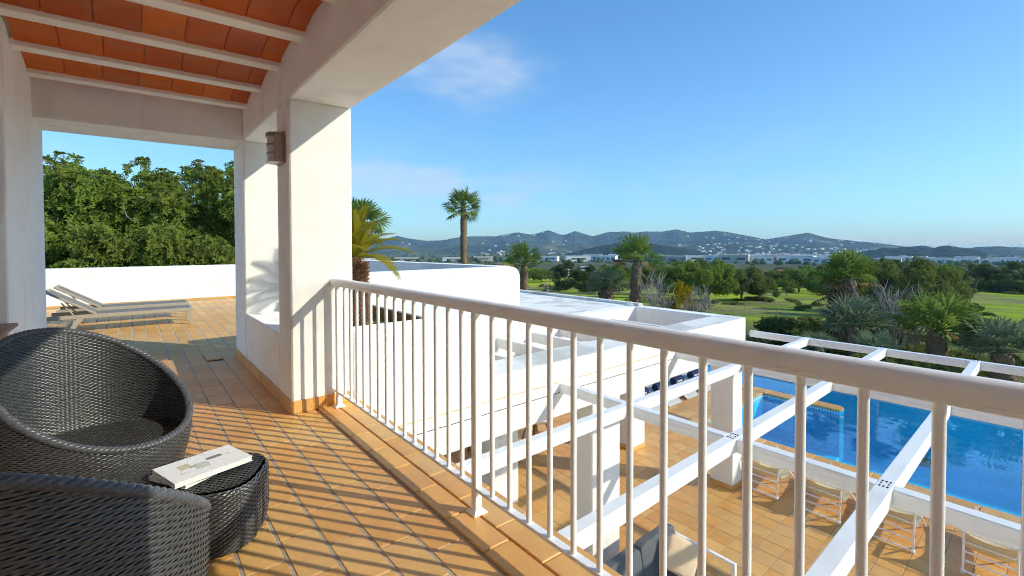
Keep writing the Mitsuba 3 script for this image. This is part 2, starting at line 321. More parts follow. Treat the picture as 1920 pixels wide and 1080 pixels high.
for k in range(-6, 5):
    y1 = 3.871+.753*k
    obj('ceiling_beam', box(-0.70, 1.034, y1-.135, y1, 2.934, 3.06, .006), 'ceiling_beam_paint', villa)
r6 = np.random.default_rng(6)
def vault_piece(y0, y1, x0, x1, z0, rise, th=.025, n=7):
    a = np.linspace(-1, 1, n); yy = (y0+y1)/2+a*(y1-y0)/2; zz = z0+rise*(1-a*a)
    P_ = np.array([[[x, yy[i], zz[i]+o] for i in range(n)] for x, o in ((x0, th), (x0, .004), (x0+.004, 0), (x1-.004, 0), (x1, .004), (x1, th))])
    return grid_mesh(P_, flip=True)
for k in range(-5, 5):
    y0, y1 = 3.871+.753*(k-1), 3.871+.753*k-.135
    if k == 4: y1 = 6.262
    a = np.linspace(-1, 1, 9); yy = (y0+y1)/2+a*(y1-y0)/2; zz = 2.972+.062*(1-a*a)+.012
    v = obj('ceiling_vault', grid_mesh(np.array([[[x, yy[i], zz[i]] for i in range(9)] for x in (-.72, 1.04)]), flip=True), 'grout', villa)
    for j in range(-1, 7):
        x0 = max(-.70, -.151+.2635*(j-1)-(.03 if k % 2 else 0)); x1 = min(1.032, -.151+.2635*j-(.03 if k % 2 else 0))
        if x1-x0 < .03: continue
        pc = vault_piece(y0+.001, y1-.001, x0+.0025, x1-.0025, 2.972+r6.normal()*.0015, .062+r6.normal()*.002)
        obj('tile', pc, VT[int(r6.integers(4))], v, smooth=30)
# skirting tiles
def skirt(x0, x1, y0, y1, n, ax, parent, z0, h):
    for i in range(n):
        a, b = i/n, (i+1)/n
        if ax == 'y': m = box(x0, x1, y0+(y1-y0)*a+.0015, y0+(y1-y0)*b-.0015, z0, z0+h, .003)
        else: m = box(x0+(x1-x0)*a+.0015, x0+(x1-x0)*b-.0015, y0, y1, z0, z0+h, .003)
        obj('skirting_tile', m, TC[int(r6.integers(5))], parent)
skirt(1.014, 1.0302, PYF-.012, EY, 15, 'y', villa, .001, .105)
skirt(1.014, 1.385, PYF-.014, PYF-.0002, 4, 'x', villa, .002, .105)
skirt(1.40, 1.548, PYF-.014, PYF-.0002, 1, 'x', villa, .012, .095)
# wall lamp on the pillar
lamp = thing('wall_lamp', 'bronze wall lamp with three frosted panels on the white pillar', 'wall lamp')
ly0, ly1, lz0, lz1 = 4.345, 4.56, 2.105, 2.35
obj('back_plate', box(1.004, 1.029, ly0-.004, ly1+.004, lz0-.005, lz1+.01, .004), 'lamp_bronze', lamp)
def half_shell(y0, y1, z0, z1, depth, n=9):
    a = np.linspace(0, np.pi, n); yc, ry = (y0+y1)/2, (y1-y0)/2
    pts = np.array([[1.004-depth*math.sin(t)**.7, yc-ry*math.cos(t)] for t in a])
    P_ = np.array([[[p[0], p[1], z] for p in pts] for z in (z0, z1)])
    return cat([grid_mesh(P_, flip=True), trimesh.Trimesh(np.vstack([np.c_[pts, np.full(n, z1)], [1.004, yc, z1]]), [[i, i+1, n] for i in range(n-1)], process=False), trimesh.Trimesh(np.vstack([np.c_[pts, np.full(n, z0)], [1.004, yc, z0]]), [[i+1, i, n] for i in range(n-1)], process=False)])
for z in (lz0+.012, lz0+.083, lz0+.154): obj('panel', half_shell(ly0+.012, ly1-.012, z, z+.062, .092), 'lamp_glass', lamp, smooth=40)
for z in (lz0+.070, lz0+.141): obj('band', half_shell(ly0+.006, ly1-.006, z, z+.013, .098), 'lamp_bronze', lamp, smooth=40)
obj('cap', half_shell(ly0, ly1, lz1-.028, lz1, .104), 'lamp_bronze', lamp, smooth=40)
obj('bottom_rim', half_shell(ly0, ly1, lz0-.002, lz0+.012, .104), 'lamp_glass', lamp, smooth=40)
for y in (ly0-.001, ly1-.010): obj('side_strip', box(.945, 1.004, y, y+.011, lz0, lz1-.02, .002), 'lamp_bronze', lamp)

# ------------------------------------------------------------------ balustrade
rail = thing('balustrade', 'white metal balustrade along the terrace edge with round topped handrail', 'railing')
RX = 1.388
from shapely.geometry import Polygon
prof = [(-.037, 0)]+[(-.040*math.cos(t), .014+.036*math.sin(t)**.8) for t in np.linspace(0, np.pi, 13)]+[(.037, 0)]
hr = extrude_y(Polygon([(RX+a, 1.072+b) for a, b in prof]), -0.40, PYF-.002)
obj('handrail', hr, 'white_metal', rail, smooth=40)
obj('under_bar', box(RX-.029, RX+.029, -0.40, PYF-.003, 1.056, 1.0715, .003), 'white_metal', rail)
obj('bottom_rail', box(RX-.021, RX+.021, -0.40, PYF-.002, .132, .150, .003), 'white_metal', rail)
n = 12; ang = np.arange(n)*2*np.pi/n
bal = tube([[0, 0, 0], [0, 0, .907]], .0128, 14, cap=False); balp = mikit.ply(bal, smooth=True)
posts = (1.955+.0895, 4.165)
ys = [2.045+.1393*k for k in range(-17, 16)]
for y in ys:
    if abs(y-posts[0]) < .03 or abs(y-posts[1]) < .05 or y > 4.2: continue
    obj('baluster', balp, 'white_metal', rail, to_world=trans(RX, y, .1495))
for y in (2.045, 4.150, -0.20):
    pk = obj('post', box(RX-.021, RX+.021, y-.021, y+.021, .011, 1.056, .004), 'white_metal', rail)
    f = [[RX-.042, RX+.042], [RX-.024, RX+.024]]
    pl = box(RX-.043, RX+.043, y-.043, y+.043, .0112, .020, .003)
    py = trimesh.Trimesh(np.array([[RX+s*w, y+t*w, z] for w, z in ((.040, .020), (.024, .034)) for s, t in ((-1, -1), (1, -1), (1, 1), (-1, 1))]), [[0, 1, 5], [0, 5, 4], [1, 2, 6], [1, 6, 5], [2, 3, 7], [2, 7, 6], [3, 0, 4], [3, 4, 7], [4, 5, 6], [4, 6, 7]], process=False)
    obj('base_plate', cat([pl, py]), 'white_metal', pk)

# ------------------------------------------------------------------ parapets, planter
w1 = [(1.56, -.26), (5.19, -.26)]+[(5.19-.19+.19*math.cos(t), 1.04-.19+.19*math.sin(t)) for t in np.linspace(0, np.pi/2, 9)]+[(1.56, 1.03)]
pw = thing('parapet_wall', 'white parapet wall with rounded top corner beyond the planter', 'wall')
obj('front', shear(extrude_y(Polygon(w1), 6.14, 6.40)), P, pw, smooth=35)
w2 = [(6.401, -.26), (13.1, -.26)]+[(13.1-.15+.15*math.cos(t), 1.0-.15+.15*math.sin(t)) for t in np.linspace(0, np.pi/2, 7)]+[(6.401, 1.04)]
m = trimesh.creation.extrude_polygon(Polygon(w2), .24, engine='earcut'); v = np.array(m.vertices)
obj('side', shear(trimesh.Trimesh(np.stack([4.95+v[:, 2], v[:, 0], v[:, 1]], 1), np.array(m.faces), process=False)), P, pw, smooth=35)
obj('rear_wall', cat([box(-4.4, 4.6, 14.75, 15.05, -3.6, .895, .03)]), P, label='low white wall at the back of the terrace below the tall green trees', cat='wall')
skirt(-2.6, 3.4, 14.735, 14.7498, 18, 'x', 'rear_wall', .001, .06)
plan = thing('planter', 'white raised planter with gravel beside the pillar', 'planter')
PT = .682
obj('front_wall', shear(box(1.421, 2.87, 3.8715, 4.20, .013, PT, .012)), P, plan)
obj('side_kerb', shear(box(2.29, 2.869, 4.20, 6.139, -.26, PT-.002, .012)), P, plan)
obj('inner_lining', shear(box(2.275, 2.2895, 4.201, 6.138, .4, PT-.010, .002)), 'soil', plan)
soil = shear(box(1.55, 2.2745, 4.201, 6.138, .2, PT-.17, .01)); obj('soil', soil, 'soil', plan)
ico = trimesh.creation.icosphere(1, 1.0)
pm = []
for i in range(700):
    s = rng.uniform(.014, .034); pm.append(trans(*shp([rng.uniform(1.58, 2.25), rng.uniform(4.22, 6.1), PT-.165+rng.uniform(0, .012)]))@rand_rot(1)[0]@scal(s, s*.8, s*.6))
tag(obj('gravel', place(ico, pm), 'pebble', smooth=True), 'pale gravel covering the planter', 'gravel', kind='stuff')
lf = trimesh.Trimesh([[0, 0, 0], [.03, .012, .004], [.06, 0, 0], [.03, -.012, .004]], [[0, 1, 3], [1, 2, 3]], process=False)
pm = []
for i in range(260):
    c = shp([rng.uniform(1.85, 2.24), rng.uniform(4.3, 6.0), PT-.15]); n_ = rng.uniform(.3, 1.0)
    pm.append(trans(*c, )@look_rot([rng.normal(), rng.normal(), 1.2])@scal(n_*1.6))
tag(obj('ground_cover', place(lf, pm), 'fresh_leaf'), 'small yellow green weeds growing in the gravel of the planter', 'weeds', kind='stuff')

# ------------------------------------------------------------------ porch annex
porch = thing('porch', 'white flat roofed porch with square pillars and open roof slot', 'porch')
obj('front_beam', shear(box(1.48, 8.84, 3.87, 4.36, -.585, .054, .010)), P, porch)
obj('beam_top', shear(box(2.88, 8.838, 3.872, 4.358, .0545, .066, .004)), 'roof_paint', porch)
obj('end_beam', shear(box(8.55, 8.839, 4.36, 6.139, -.58, .063, .010)), P, porch)
obj('roof', shear(box(5.20, 8.84, 6.401, 11.0, -.30, .058, .010)), 'roof_paint', porch)
obj('rear_beam', shear(box(1.57, 8.839, 6.14, 6.40, -.58, .056, .010)), P, porch)
obj('roof_kerb', shear(box(8.70, 8.86, 6.15, 11.0, .0585, .115, .008)), 'roof_paint', porch)
cn = trimesh.creation.cone(.17, .09, sections=16); cn.apply_translation([8.72, 6.38, .06]); obj('chimney_cap', shear(cn), 'roof_paint', porch, smooth=60)
for u in (3.97, 4.72, 5.47, 6.22, 6.98, 7.74): obj('joist', shear(box(u-.045, u+.045, 4.355, 6.145, -.28, -.115, .006)), P, porch)
def porch_pillar(u0, u1, v0, v1):
    k = obj('pillar', shear(box(u0, u1, v0, v1, -3.0, -.58, .012)), P, porch)
    obj('skirting', shear(cat([box(u0-.012, u1+.012, v0-.012, v0-.0005, -2.999, -2.915, .003), box(u0-.0121, u0-.0005, v0-.0004, v1, -2.999, -2.915, .003)])), TC[1], k)
for a in ((4.47, 5.04, 3.876, 4.17), (8.36, 8.735, 3.876, 4.30), (4.45, 5.05, 6.02, 6.38), (8.32, 8.75, 6.01, 6.38), (1.48, 1.75, 3.876, 4.2)): porch_pillar(*a)
obj('rear_wall', shear(cat([box(1.2, 4.2, 9.9, 10.2, -3, -.3, .01), box(5.4, 6.3, 9.9, 10.2, -3, -.3, .01), box(7.9, 8.84, 9.9, 10.2, -3, -.3, .01), box(4.2, 7.9, 9.9, 10.2, -.9, -.3, .01)])), P, porch)
obj('ceiling', shear(box(1.5, 8.83, 6.41, 11, -.36, -.302, .01)), P, porch)
obj('face_crack', shear(cat([box(1.9, 6.3, 3.8665, 3.8695, -.3125, -.3045, .0005)])), 'crack', porch)
obj('rust_line', shear(cat([box(1.75, 6.9, 3.867, 3.8695, -.193, -.183, .0005)])), 'ochre', porch)

# ------------------------------------------------------------------ pergola
perg = thing('pergola', 'white wooden pergola of crossing beams over the lower terrace', 'pergola')
vs = (2.92, 1.85, .815, -.23, -1.27, -2.3, -3.3); us = (3.92, 6.46, 9.06)
RZ0, RZ1 = -.315, -.200
def edgebox(*a): return shear(box(*a, .006))
for v in vs: obj('rafter', edgebox(1.47, 9.11, v-.048, v+.048, RZ0, RZ1), 'painted_wood', perg)
vv = [3.87]+list(vs)
for u in us:
    for a, b in zip(vv[:-1], vv[1:]):
        obj('cross_beam', edgebox(u-.048, u+.048, b+.048, a-(.048 if a != 3.87 else -.002), RZ0+.003, RZ1-.003), 'painted_wood', perg)
for u, v in ((3.92, 1.85), (3.92, .815), (6.46, 1.85), (6.46, .815), (6.46, 2.92), (9.06, .815)):
    ms = []
    for a in (-.045, .045):
        for b in (-.022, 0, .022): ms.append(box(u+a-.012, u+a+.012, v+b-.005, v+b+.005, RZ1, RZ1+.0025, .0005))
    for b in (-.020, .022): ms.append(box(u-.006, u+.014, v+b-.004, v+b+.004, RZ1, RZ1+.0025, .0005))
    obj('bracket_print', shear(cat(ms)), 'ink', perg)
for u, v in ((9.06, -3.3), (9.06, 1.85)): pass

# ------------------------------------------------------------------ patio, pool
pat = obj('patio_floor', shear(cat([box(1.2, 10.74, -9, 12, -3.3, -3.004), box(10.74, 14.62, 5.83, 12, -3.3, -3.004), box(14.62, 15.0, 7.0, 12, -3.3, -3.004)])), 'dark_grout', label='lower terrace paved with square terracotta tiles', kind='structure')
tiles = []; Q = .306
for i in range(-18, 28):
    for j in range(-42, 28):
        u0, v0 = 6.74+Q*i, 3.83+.3045*j
        if u0 < 1.4 or v0 > 11.7: continue
        if u0+Q > 10.73 and not (u0 > 10.72 and v0 > 5.82 and u0+Q < 14.6): continue
        if v0 < -5: continue
        tiles.append((u0+.004, u0+Q-.004, v0+.004, v0+.3045-.004))
def hid_lo(c):
    w = shp(np.c_[c[:, 0], c[:, 1], np.full(len(c), -3.)])
    # the terrace slab and its kerb hide what lies below their edge line
    k = (CAMH-0.0)/(CAMH-w[0, 2]); x = w[:, 0]*k
    return (x < 1.60) | ((c[:, 1] > 4.2) & (c[:, 0] < 4.4))
lay_tiles(pat, tiles, -3.0, 0.008, TC, hid_lo, 2, bevel=.003, M0=SHM)
pool = thing('swimming_pool', 'large blue swimming pool with terracotta coping beside the lower terrace', 'swimming pool')
def poolc(p, n, uv):
    a = fbm(p.x*.8, p.y*.8, 0.0, 3); g = cell_rand(p.x*14, p.y*14, p.z*14)
    deep = smoothstep(-4.4, -4.9, p.z)
    c = mix((0.006, 0.62, 0.86), (0.001, 0.56, 0.82), deep)
    return c*(0.86+.14*g+.2*(a-.5))
mat('pool_paint', proc(poolc), .5)
PV0 = -9.0
def slab(u0, u1, v0, v1, z0, z1): return shear(box(u0, u1, v0, v1, z0, z1, .004))
zb, zs = -4.6, -4.25
obj('basin', shear(cat([box(11.1, 17.3, PV0, 10.5, zb-.2, zb, .01), box(11.1, 14.64, 3.86, 5.83, zb, zs, .02), box(10.80, 11.12, PV0, 5.84, zb, -3.035, .005), box(17.1, 17.4, PV0, 10.6, zb, -3.035, .005), box(10.8, 17.4, PV0-.3, PV0, zb, -3.035, .005),
   box(11.1, 14.62, 5.82, 6.0, zb, -3.035, .005), box(14.9, 15.1, 7.0, 10.6, zb, -3.035, .005), box(14.9, 17.4, 10.5, 10.8, zb, -3.035, .005)])), 'pool_paint', pool)
def coping(u0, u1, v0, v1, n, ax):
    for i in range(n):
        a, b = i/n, (i+1)/n
        if ax == 'v': m = box(u0, u1, v0+(v1-v0)*a+.004, v0+(v1-v0)*b-.004, -3.034, -2.985, .012)
        else: m = box(u0+(u1-u0)*a+.004, u0+(u1-u0)*b-.004, v0, v1, -3.034, -2.985, .012)
        obj('coping_tile', shear(m), TC[int(r6.integers(5))], pool)
coping(10.73, 11.13, -6.0, 5.82, 24, 'v'); coping(10.73, 14.60, 5.825, 6.12, 8, 'u'); coping(14.61, 15.06, 4.05, 7.0, 7, 'v'); coping(17.08, 17.5, -6, 10.5, 34, 'v'); coping(14.62, 15.1, 7.01, 10.4, 7, 'v')
ec = trimesh.creation.cylinder(.222, .049, sections=28); ec.apply_translation([14.835, 4.05, -3.0095]); ec = trimesh.intersections.slice_mesh_plane(ec, [0, -1, 0], [0, 4.046, 0], cap=False)
obj('coping_end', shear(ec), TC[0], pool)
mz = [box(14.628, 14.6395, v, v+.03, -3.095, -3.05, .001) for v in np.arange(3.9, 5.8, .065)]+[box(u, u+.03, 5.8085, 5.8195, -3.095, -3.05, .001) for u in np.arange(11.2, 14.6, .065)]
mat('pool_tile', proc(lambda p, n, uv: mi.Color3f(0.004, 0.26, 0.52)*(.8+.3*cell_rand(p.x*14, p.y*14, p.z*14))), .5)
obj('divider', slab(14.64, 15.04, 3.87, 7.2, zb, -3.035), 'pool_tile', pool)
obj('far_border', slab(17.51, 19.2, PV0, 12.5, -3.4, -3.06), 'soil', pool)
obj('mosaic_band', shear(cat(mz)), 'white_print', pool, kind='stuff')
gu, gv = np.meshgrid(np.linspace(11.12, 17.1, 90), np.linspace(PV0+.01, 10.5, 280), indexing='ij')
q = np.stack([gu*2.1, gv*1.5, gu*0], -1); zz = -3.10+.011*(meshkit.fbm(q, 3, 3)-.5)
def water_mesh(keep):
    m = grid_mesh(np.stack([gu, gv, zz], -1))
    cc = m.vertices[m.faces].mean(1); v_ = cc[:, 1]
    m.update_faces(keep(cc[:, 0], v_)); m.remove_unreferenced_vertices(); return shear(m)
scene['m_water'] = {'type': 'thindielectric', 'int_ior': 1.33}
tag(obj('pool_water', water_mesh(lambda u, v: ~((v > 5.83) & (u < 15.0)) & ~((u > 14.64) & (u < 15.03) & (v > 3.84))), 'water', smooth=True), 'clear blue rippled water filling the swimming pool', None, kind='structure')
# ------------------------------------------------------------------ woven rattan furniture
def weave_wall(path, zr, h_of, off, pitch=.0100, stake=.022, amp=.0025, side=1):
    """ribbons woven round a closed outline: path(phi, z) -> xy; clipped above h_of(phi)."""
    ph0 = np.linspace(0, 2*np.pi, 721); L = np.linalg.norm(np.diff(path(ph0, np.full(721, zr[0]+.2)), axis=0), axis=1).sum()
    ns = int(L/stake)//2*2; n = ns*3; ph = np.arange(n)*2*np.pi/n; k = np.arange(n)/3.0
    hv = h_of(ph); V, F = [], []; base = 0; i = 0; z = zr[0]
    while z < hv.max()-.008:
        w = amp*np.cos(np.pi*(k+i)); keep = (z < hv-.010)
        zz = np.stack([np.full(n, z-.0042), np.full(n, z), np.full(n, z+.0042)], 1)+rng.normal(0, .0005, (1, 3))
        rr = np.stack([w, w+.0022, w], 1)
        pts = []
        for c in range(3):
            q = path(ph, zz[:, c]); nx = path(ph+1e-3, zz[:, c])-path(ph-1e-3, zz[:, c]); nx /= np.linalg.norm(nx, axis=1, keepdims=True)
            nr = np.stack([nx[:, 1], -nx[:, 0]], 1)
            pts.append(np.c_[q+nr*(off+side*rr[:, c])[:, None], zz[:, c]])
        Pm = np.stack(pts, 1).reshape(-1, 3); a = np.nonzero(keep & np.roll(keep, -1))[0]; b = (a+1) % n
        for c in range(2):
            F.append(np.stack([a*3+c, b*3+c, b*3+c+1], 1)+base); F.append(np.stack([a*3+c, b*3+c+1, a*3+c+1], 1)+base)
        V.append(Pm); base += len(Pm); i += 1; z += pitch
    m = trimesh.Trimesh(np.vstack(V), np.vstack(F), process=False)
    if side < 0: m.faces = m.faces[:, ::-1]
    m.remove_unreferenced_vertices(); return m
def weave_flat(inside, x0, x1, y0, y1, z, pitch=.0105, stake=.022, amp=.0022):
    V, F, base = [], [], 0; n = int((x1-x0)/stake)*3; xs = np.linspace(x0, x1, n); k = np.arange(n)/3.0
    for i, y in enumerate(np.arange(y0, y1, pitch)):
        w = amp*np.cos(np.pi*(k+i)); Pm = np.stack([np.stack([xs, np.full(n, y+d), z(xs, np.full(n, y+d))+w+e], 1) for d, e in ((-.0043, 0), (0, .0018), (.0043, 0))], 1)
        kp = inside(xs, np.full(n, y)); a = np.nonzero(kp[:-1] & kp[1:])[0]; b = a+1
        for c in range(2):
            F.append(np.stack([a*3+c, b*3+c, b*3+c+1], 1)+base); F.append(np.stack([a*3+c, b*3+c+1, a*3+c+1], 1)+base)
        V.append(Pm.reshape(-1, 3)); base += n*3
    m = trimesh.Trimesh(np.vstack(V), np.vstack(F), process=False); m.remove_unreferenced_vertices(); return m
def braid(pts, r, wraps, closed=True):
    p = np.asarray(pts); n = len(p); out = []
    t = np.roll(p, -1, 0)-np.roll(p, 1, 0); t /= np.linalg.norm(t, axis=1, keepdims=True)
    up = np.array([0, 0, 1.0]); a = np.cross(t, up); a /= np.linalg.norm(a, axis=1, keepdims=True); b = np.cross(a, t)
    s = np.arange(n)/n
    for ph in range(3):
        th = 2*np.pi*(s*wraps+ph/3)
        c = p+(a*np.cos(th)[:, None]*1.25+b*np.sin(th)[:, None])*r*.42
        out.append(tube(c, r*.74, 7, closed=True))
    return cat(out)
RB = lambda z: .365+.078*np.sin(np.clip((z-.02)/.32, 0, 1)*np.pi/2)
def armchair(cx, cy, face, label, back=.90, front=.325):
    k = thing('rattan_armchair', label, 'armchair', None)
    def h_of(ph): return front+(back-front)*((1-np.cos(ph-face))/2)**1.10
    def path(ph, z): r = RB(z); return np.stack([cx+r*np.cos(ph), cy+r*np.sin(ph)], -1)
    obj('outer_weave', weave_wall(path, (.03, 1), h_of, .006), 'rattan', k, smooth=True)
    obj('inner_weave', weave_wall(path, (.25, 1), h_of, -.020, side=-1), 'rattan', k, smooth=True)
    ph = np.linspace(0, 2*np.pi, 97)[:-1]; hh = h_of(ph)
    core = []
    for o in (.0015, -.016):
        Pc = np.stack([np.concatenate([path(ph, .02+(hh-.02)*s)+0, (.02+(hh-.02)*s)[:, None]], 1) for s in np.linspace(0, 1, 14)])
        nr = np.stack([np.cos(ph), np.sin(ph), 0*ph], -1); core.append(grid_mesh(Pc+nr[None]*o, wrap_v=True, flip=True))
    obj('inner_shell', cat(core), 'rattan_core', k, smooth=True)
    ph = np.linspace(0, 2*np.pi, 401)[:-1]; hh = h_of(ph)
    obj('braided_rim', braid(np.c_[path(ph, hh)-np.c_[np.cos(ph), np.sin(ph)]*.006, hh-.004], .0185, 40), 'rattan_rim', k, smooth=True)
    c, s = math.cos(face), math.sin(face)
    seat = weave_flat(lambda x, y: x*x+y*y < .405**2, -.42, .42, -.42, .42, lambda x, y: .268+.018*np.cos(np.clip(np.hypot(x, y)/.43, 0, 1)*np.pi/2))
    seat.apply_transform(trans(cx, cy, 0)@rotz(face+math.pi/2)); obj('seat', seat, 'rattan', k, smooth=True)
    dk = trimesh.creation.cylinder(.41, .01, sections=48); dk.apply_translation([cx, cy, .25]); obj('seat_base', dk, 'rattan_core', k)
    return k
armchair(-.167, 3.61, -.85, 'round black rattan tub armchair with tall curved back facing the book table')
armchair(-.247, 2.037, 1.058, 'nearest black rattan tub armchair seen from behind at the photo edge', back=.90)
# the low rattan table, a rounded lens
tk = thing('rattan_table', 'low black rattan side table with rounded corners carrying two books', 'side table')
TCX, TCY, TA, TB, TR = .250, 2.715, .268, .225, math.radians(-28)
def tpath(ph, z):
    e = .62; x = TA*np.sign(np.cos(ph))*np.abs(np.cos(ph))**e; y = TB*np.sign(np.sin(ph))*np.abs(np.sin(ph))**e
    f = 1-.05*np.clip((.1-z)/.1, 0, 1); x, y = x*f, y*f
    return np.stack([TCX+x*math.cos(TR)-y*math.sin(TR), TCY+x*math.sin(TR)+y*math.cos(TR)], -1)
def tpath_s(ph, z):
    c = tpath(ph, z); o = np.clip((z-.275)/.035, 0, 1); return np.array([TCX, TCY])+(c-[TCX, TCY])*(1-.06*(o*o))[..., None] if np.ndim(o) else c
obj('side_weave', weave_wall(tpath_s, (.02, 1), lambda ph: np.full(len(ph), .314), .004), 'rattan', tk, smooth=True)
ph = np.linspace(0, 2*np.pi, 129)[:-1]
obj('side_core', grid_mesh(np.stack([np.c_[tpath(ph, np.full(128, z))*.995+np.array([TCX, TCY])*.005, np.full(128, z)] for z in (.012, .1, .2, .275)]), wrap_v=True, flip=True), 'rattan_core', tk, smooth=True)
def tin(x, y): return (np.abs(x/TA/.95)**(2/.62)+np.abs(y/TB/.95)**(2/.62)) < 1
tp = weave_flat(tin, -TA, TA, -TB, TB, lambda x, y: .312+0*x); tp.apply_transform(trans(TCX, TCY, 0)@rotz(TR)); obj('top_weave', tp, 'rattan', tk, smooth=True)
tpc = [np.r_[.93*(tpath(np.array([a]), np.array([.28]))[0]-[TCX, TCY])+[TCX, TCY], .306] for a in ph]
obj('top_core', trimesh.Trimesh(np.vstack([tpc, [TCX, TCY, .306]]), [[i, (i+1) % 128, 128] for i in range(128)], process=False), 'rattan_core', tk)
# books
def book(name, label, c, u, v, w, l, z0, th, prints):
    """c centre, u long axis, w short side, l long side"""
    k = thing(name, label, 'book'); u = np.array(u)/np.linalg.norm(u); a = math.atan2(u[1], u[0])
    Mx = trans(c[0], c[1], z0)@rotz(a)
    def put(nm, m, b): m.apply_transform(Mx); obj(nm, m, b, k)
    put('pages', box(-l/2+.003, l/2-.003, -w/2+.003, w/2-.004, .0024, th-.0024, .001), 'pages')
    put('cover', box(-l/2, l/2, -w/2, w/2, th-.0025, th, .0008), 'paper'); put('back_cover', box(-l/2, l/2, -w/2, w/2, 0, .0025, .0008), 'paper')
    put('spine', box(-l/2, l/2, w/2-.002, w/2+.0006, .0002, th-.0002, .0008), 'paper')
    for x0, x1, y0, y1, b in prints: put('cover_print', box(x0, x1, y0, y1, th+.0003, th+.0012, .0002), b)
bu = np.array([.322, .100]); bc = (.258, 2.703)
book('magazine', 'white magazine with grey and beige squares on its cover, lying on top', bc, bu, None, .243, .338, .338, .024,
     [(-.098, -.050, -.010, .052, 'print_sand'), (-.045, .012, -.055, .012, 'print_grey'), (.022, .090, .012, .040, 'print_dark'), (-.062, -.030, -.012, -.002, 'print_dark'), (.016, .034, .014, .018, 'print_sand'), (-.10, -.094, -.055, -.035, 'print_pale'), (-.088, -.083, -.06, -.045, 'print_pale'), (-.112, -.108, -.06, -.03, 'print_pale'), (.118, .122, .0, .03, 'print_pale'), (.108, .112, -.005, .02, 'print_pale')])
book('lower_book', 'white book lying crosswise under the magazine on the rattan table', (.238, 2.738), (.851, .525), None, .24, .30, .3165, .021, [])
# wooden table in the doorway
wt = thing('wooden_table', 'brown wooden table corner at the left edge of the photo', 'table')
obj('tabletop', box(-1.30, -.632, 3.72, 4.83, .832, .862, .008), 'brown_wood', wt); obj('apron', box(-1.26, -.68, 3.78, 4.77, .75, .831, .005), 'brown_wood', wt)
for x in (-1.25, -.72):
    for y in (3.79, 4.73): obj('leg', box(x, x+.055, y-.03, y+.03, .0015, .751, .006), 'brown_wood', wt)
# two loungers on the terrace
def lounger(y0, x1, label):
    k = thing('sun_lounger', label, 'sun lounger', None); x0 = x1-1.92; w = .62
    for y in (y0, y0+w-.045): obj('side_rail', box(x0+.02, x1, y, y+.045, .235, .30, .008), 'taupe_metal', k)
    obj('end_rail', box(x1-.045, x1-.001, y0+.046, y0+w-.046, .236, .299, .008), 'taupe_metal', k)
    for y in (y0+.001, y0+w-.046): obj('leg', extr(Polygon([(x1-.085, .24), (x1-.02, .24), (x1+.01, .002), (x1-.05, .002)]), y, y+.044), 'taupe_metal', k)
    for y in (y0+.003, y0+w-.048): obj('leg', extr(Polygon([(x0+.36, .24), (x0+.44, .24), (x0+.30, .002), (x0+.23, .002)]), y, y+.044), 'taupe_metal', k)
    obj('rear_bar', box(x0+.22, x0+.30, y0+.046, y0+w-.046, .03, .09, .006), 'taupe_metal', k)
    hx = x0+.60
    obj('bed_mesh', box(hx, x1-.05, y0+.046, y0+w-.046, .287, .296, .003), 'taupe_mesh', k)
    b = math.radians(33); L = .70
    def bk(m): m.apply_transform(trans(hx, 0, .295)@roty(b)); return m
    bb = obj('backrest', bk(box(-L, -.02, y0+.05, y0+w-.05, .004, .013, .003)), 'taupe_mesh', k)
    for y in (y0+.004, y0+w-.049): obj('frame_rail', bk(box(-L-.03, .0, y, y+.045, -.012, .022, .006)), 'taupe_metal', bb)
    obj('top_rail', bk(box(-L-.029, -L+.012, y0+.05, y0+w-.05, -.011, .021, .006)), 'taupe_metal', bb)
    obj('support', tube([[x0+.36, y0+.1, .24], [hx-.42, y0+.1, .50]], .011, 6), 'taupe_metal', k); obj('support', tube([[x0+.36, y0+w-.1, .24], [hx-.42, y0+w-.1, .50]], .011, 6), 'taupe_metal', k)
def extr(poly, y0, y1): return extrude_y(poly, y0, y1)
lounger(10.28, .86, 'taupe sun lounger nearer the camera with raised mesh back'); lounger(11.30, .88, 'farther taupe sun lounger beside the low rear wall with raised mesh back')
# ------------------------------------------------------------------ patio furniture
sf = thing('sofa', 'outdoor sofa with charcoal cushions and white tube armrest on the lower terrace', 'sofa')
def cushion(x0, x1, y0, y1, z0, z1, p=4.0, n=22):
    u, v = np.meshgrid(np.linspace(-np.pi/2, np.pi/2, n), np.linspace(-np.pi, np.pi, 2*n, endpoint=False), indexing='ij')
    f = lambda a: np.sign(a)*np.abs(a)**(2/p); c = np.cos(u)
    X = f(np.cos(v))*f(c); Y = f(np.sin(v))*f(c); Z = f(np.sin(u))
    Pc = np.stack([(x0+x1)/2+X*(x1-x0)/2, (y0+y1)/2+Y*(y1-y0)/2, (z0+z1)/2+Z*(z1-z0)/2], -1)
    nn = meshkit.fbm(Pc*9, 3, 5)-.5; Pc += (nn*.018)[..., None]
    return grid_mesh(Pc, wrap_v=True)
for i in range(2):
    x0 = 3.93+.76*i; m = cushion(-.38, .38, -.075, .075, -.26, .26, 9); m.apply_transform(trans(x0+.38, 3.33, -2.46)@rotx(-.16)); obj('back_cushion', shear(m), 'grey_fabric', sf, smooth=True)
    obj('seat_cushion', shear(cushion(x0, x0+.755, 2.55, 3.26, -2.80, -2.60, 9)), 'grey_fabric', sf, smooth=True)
fr = [tube([[3.86, 3.42, -2.98], [3.86, 3.45, -2.31], [5.47, 3.45, -2.31], [5.47, 3.42, -2.98]], .016, 4)]
obj('back_frame', shear(fr[0]), 'white_metal', sf)
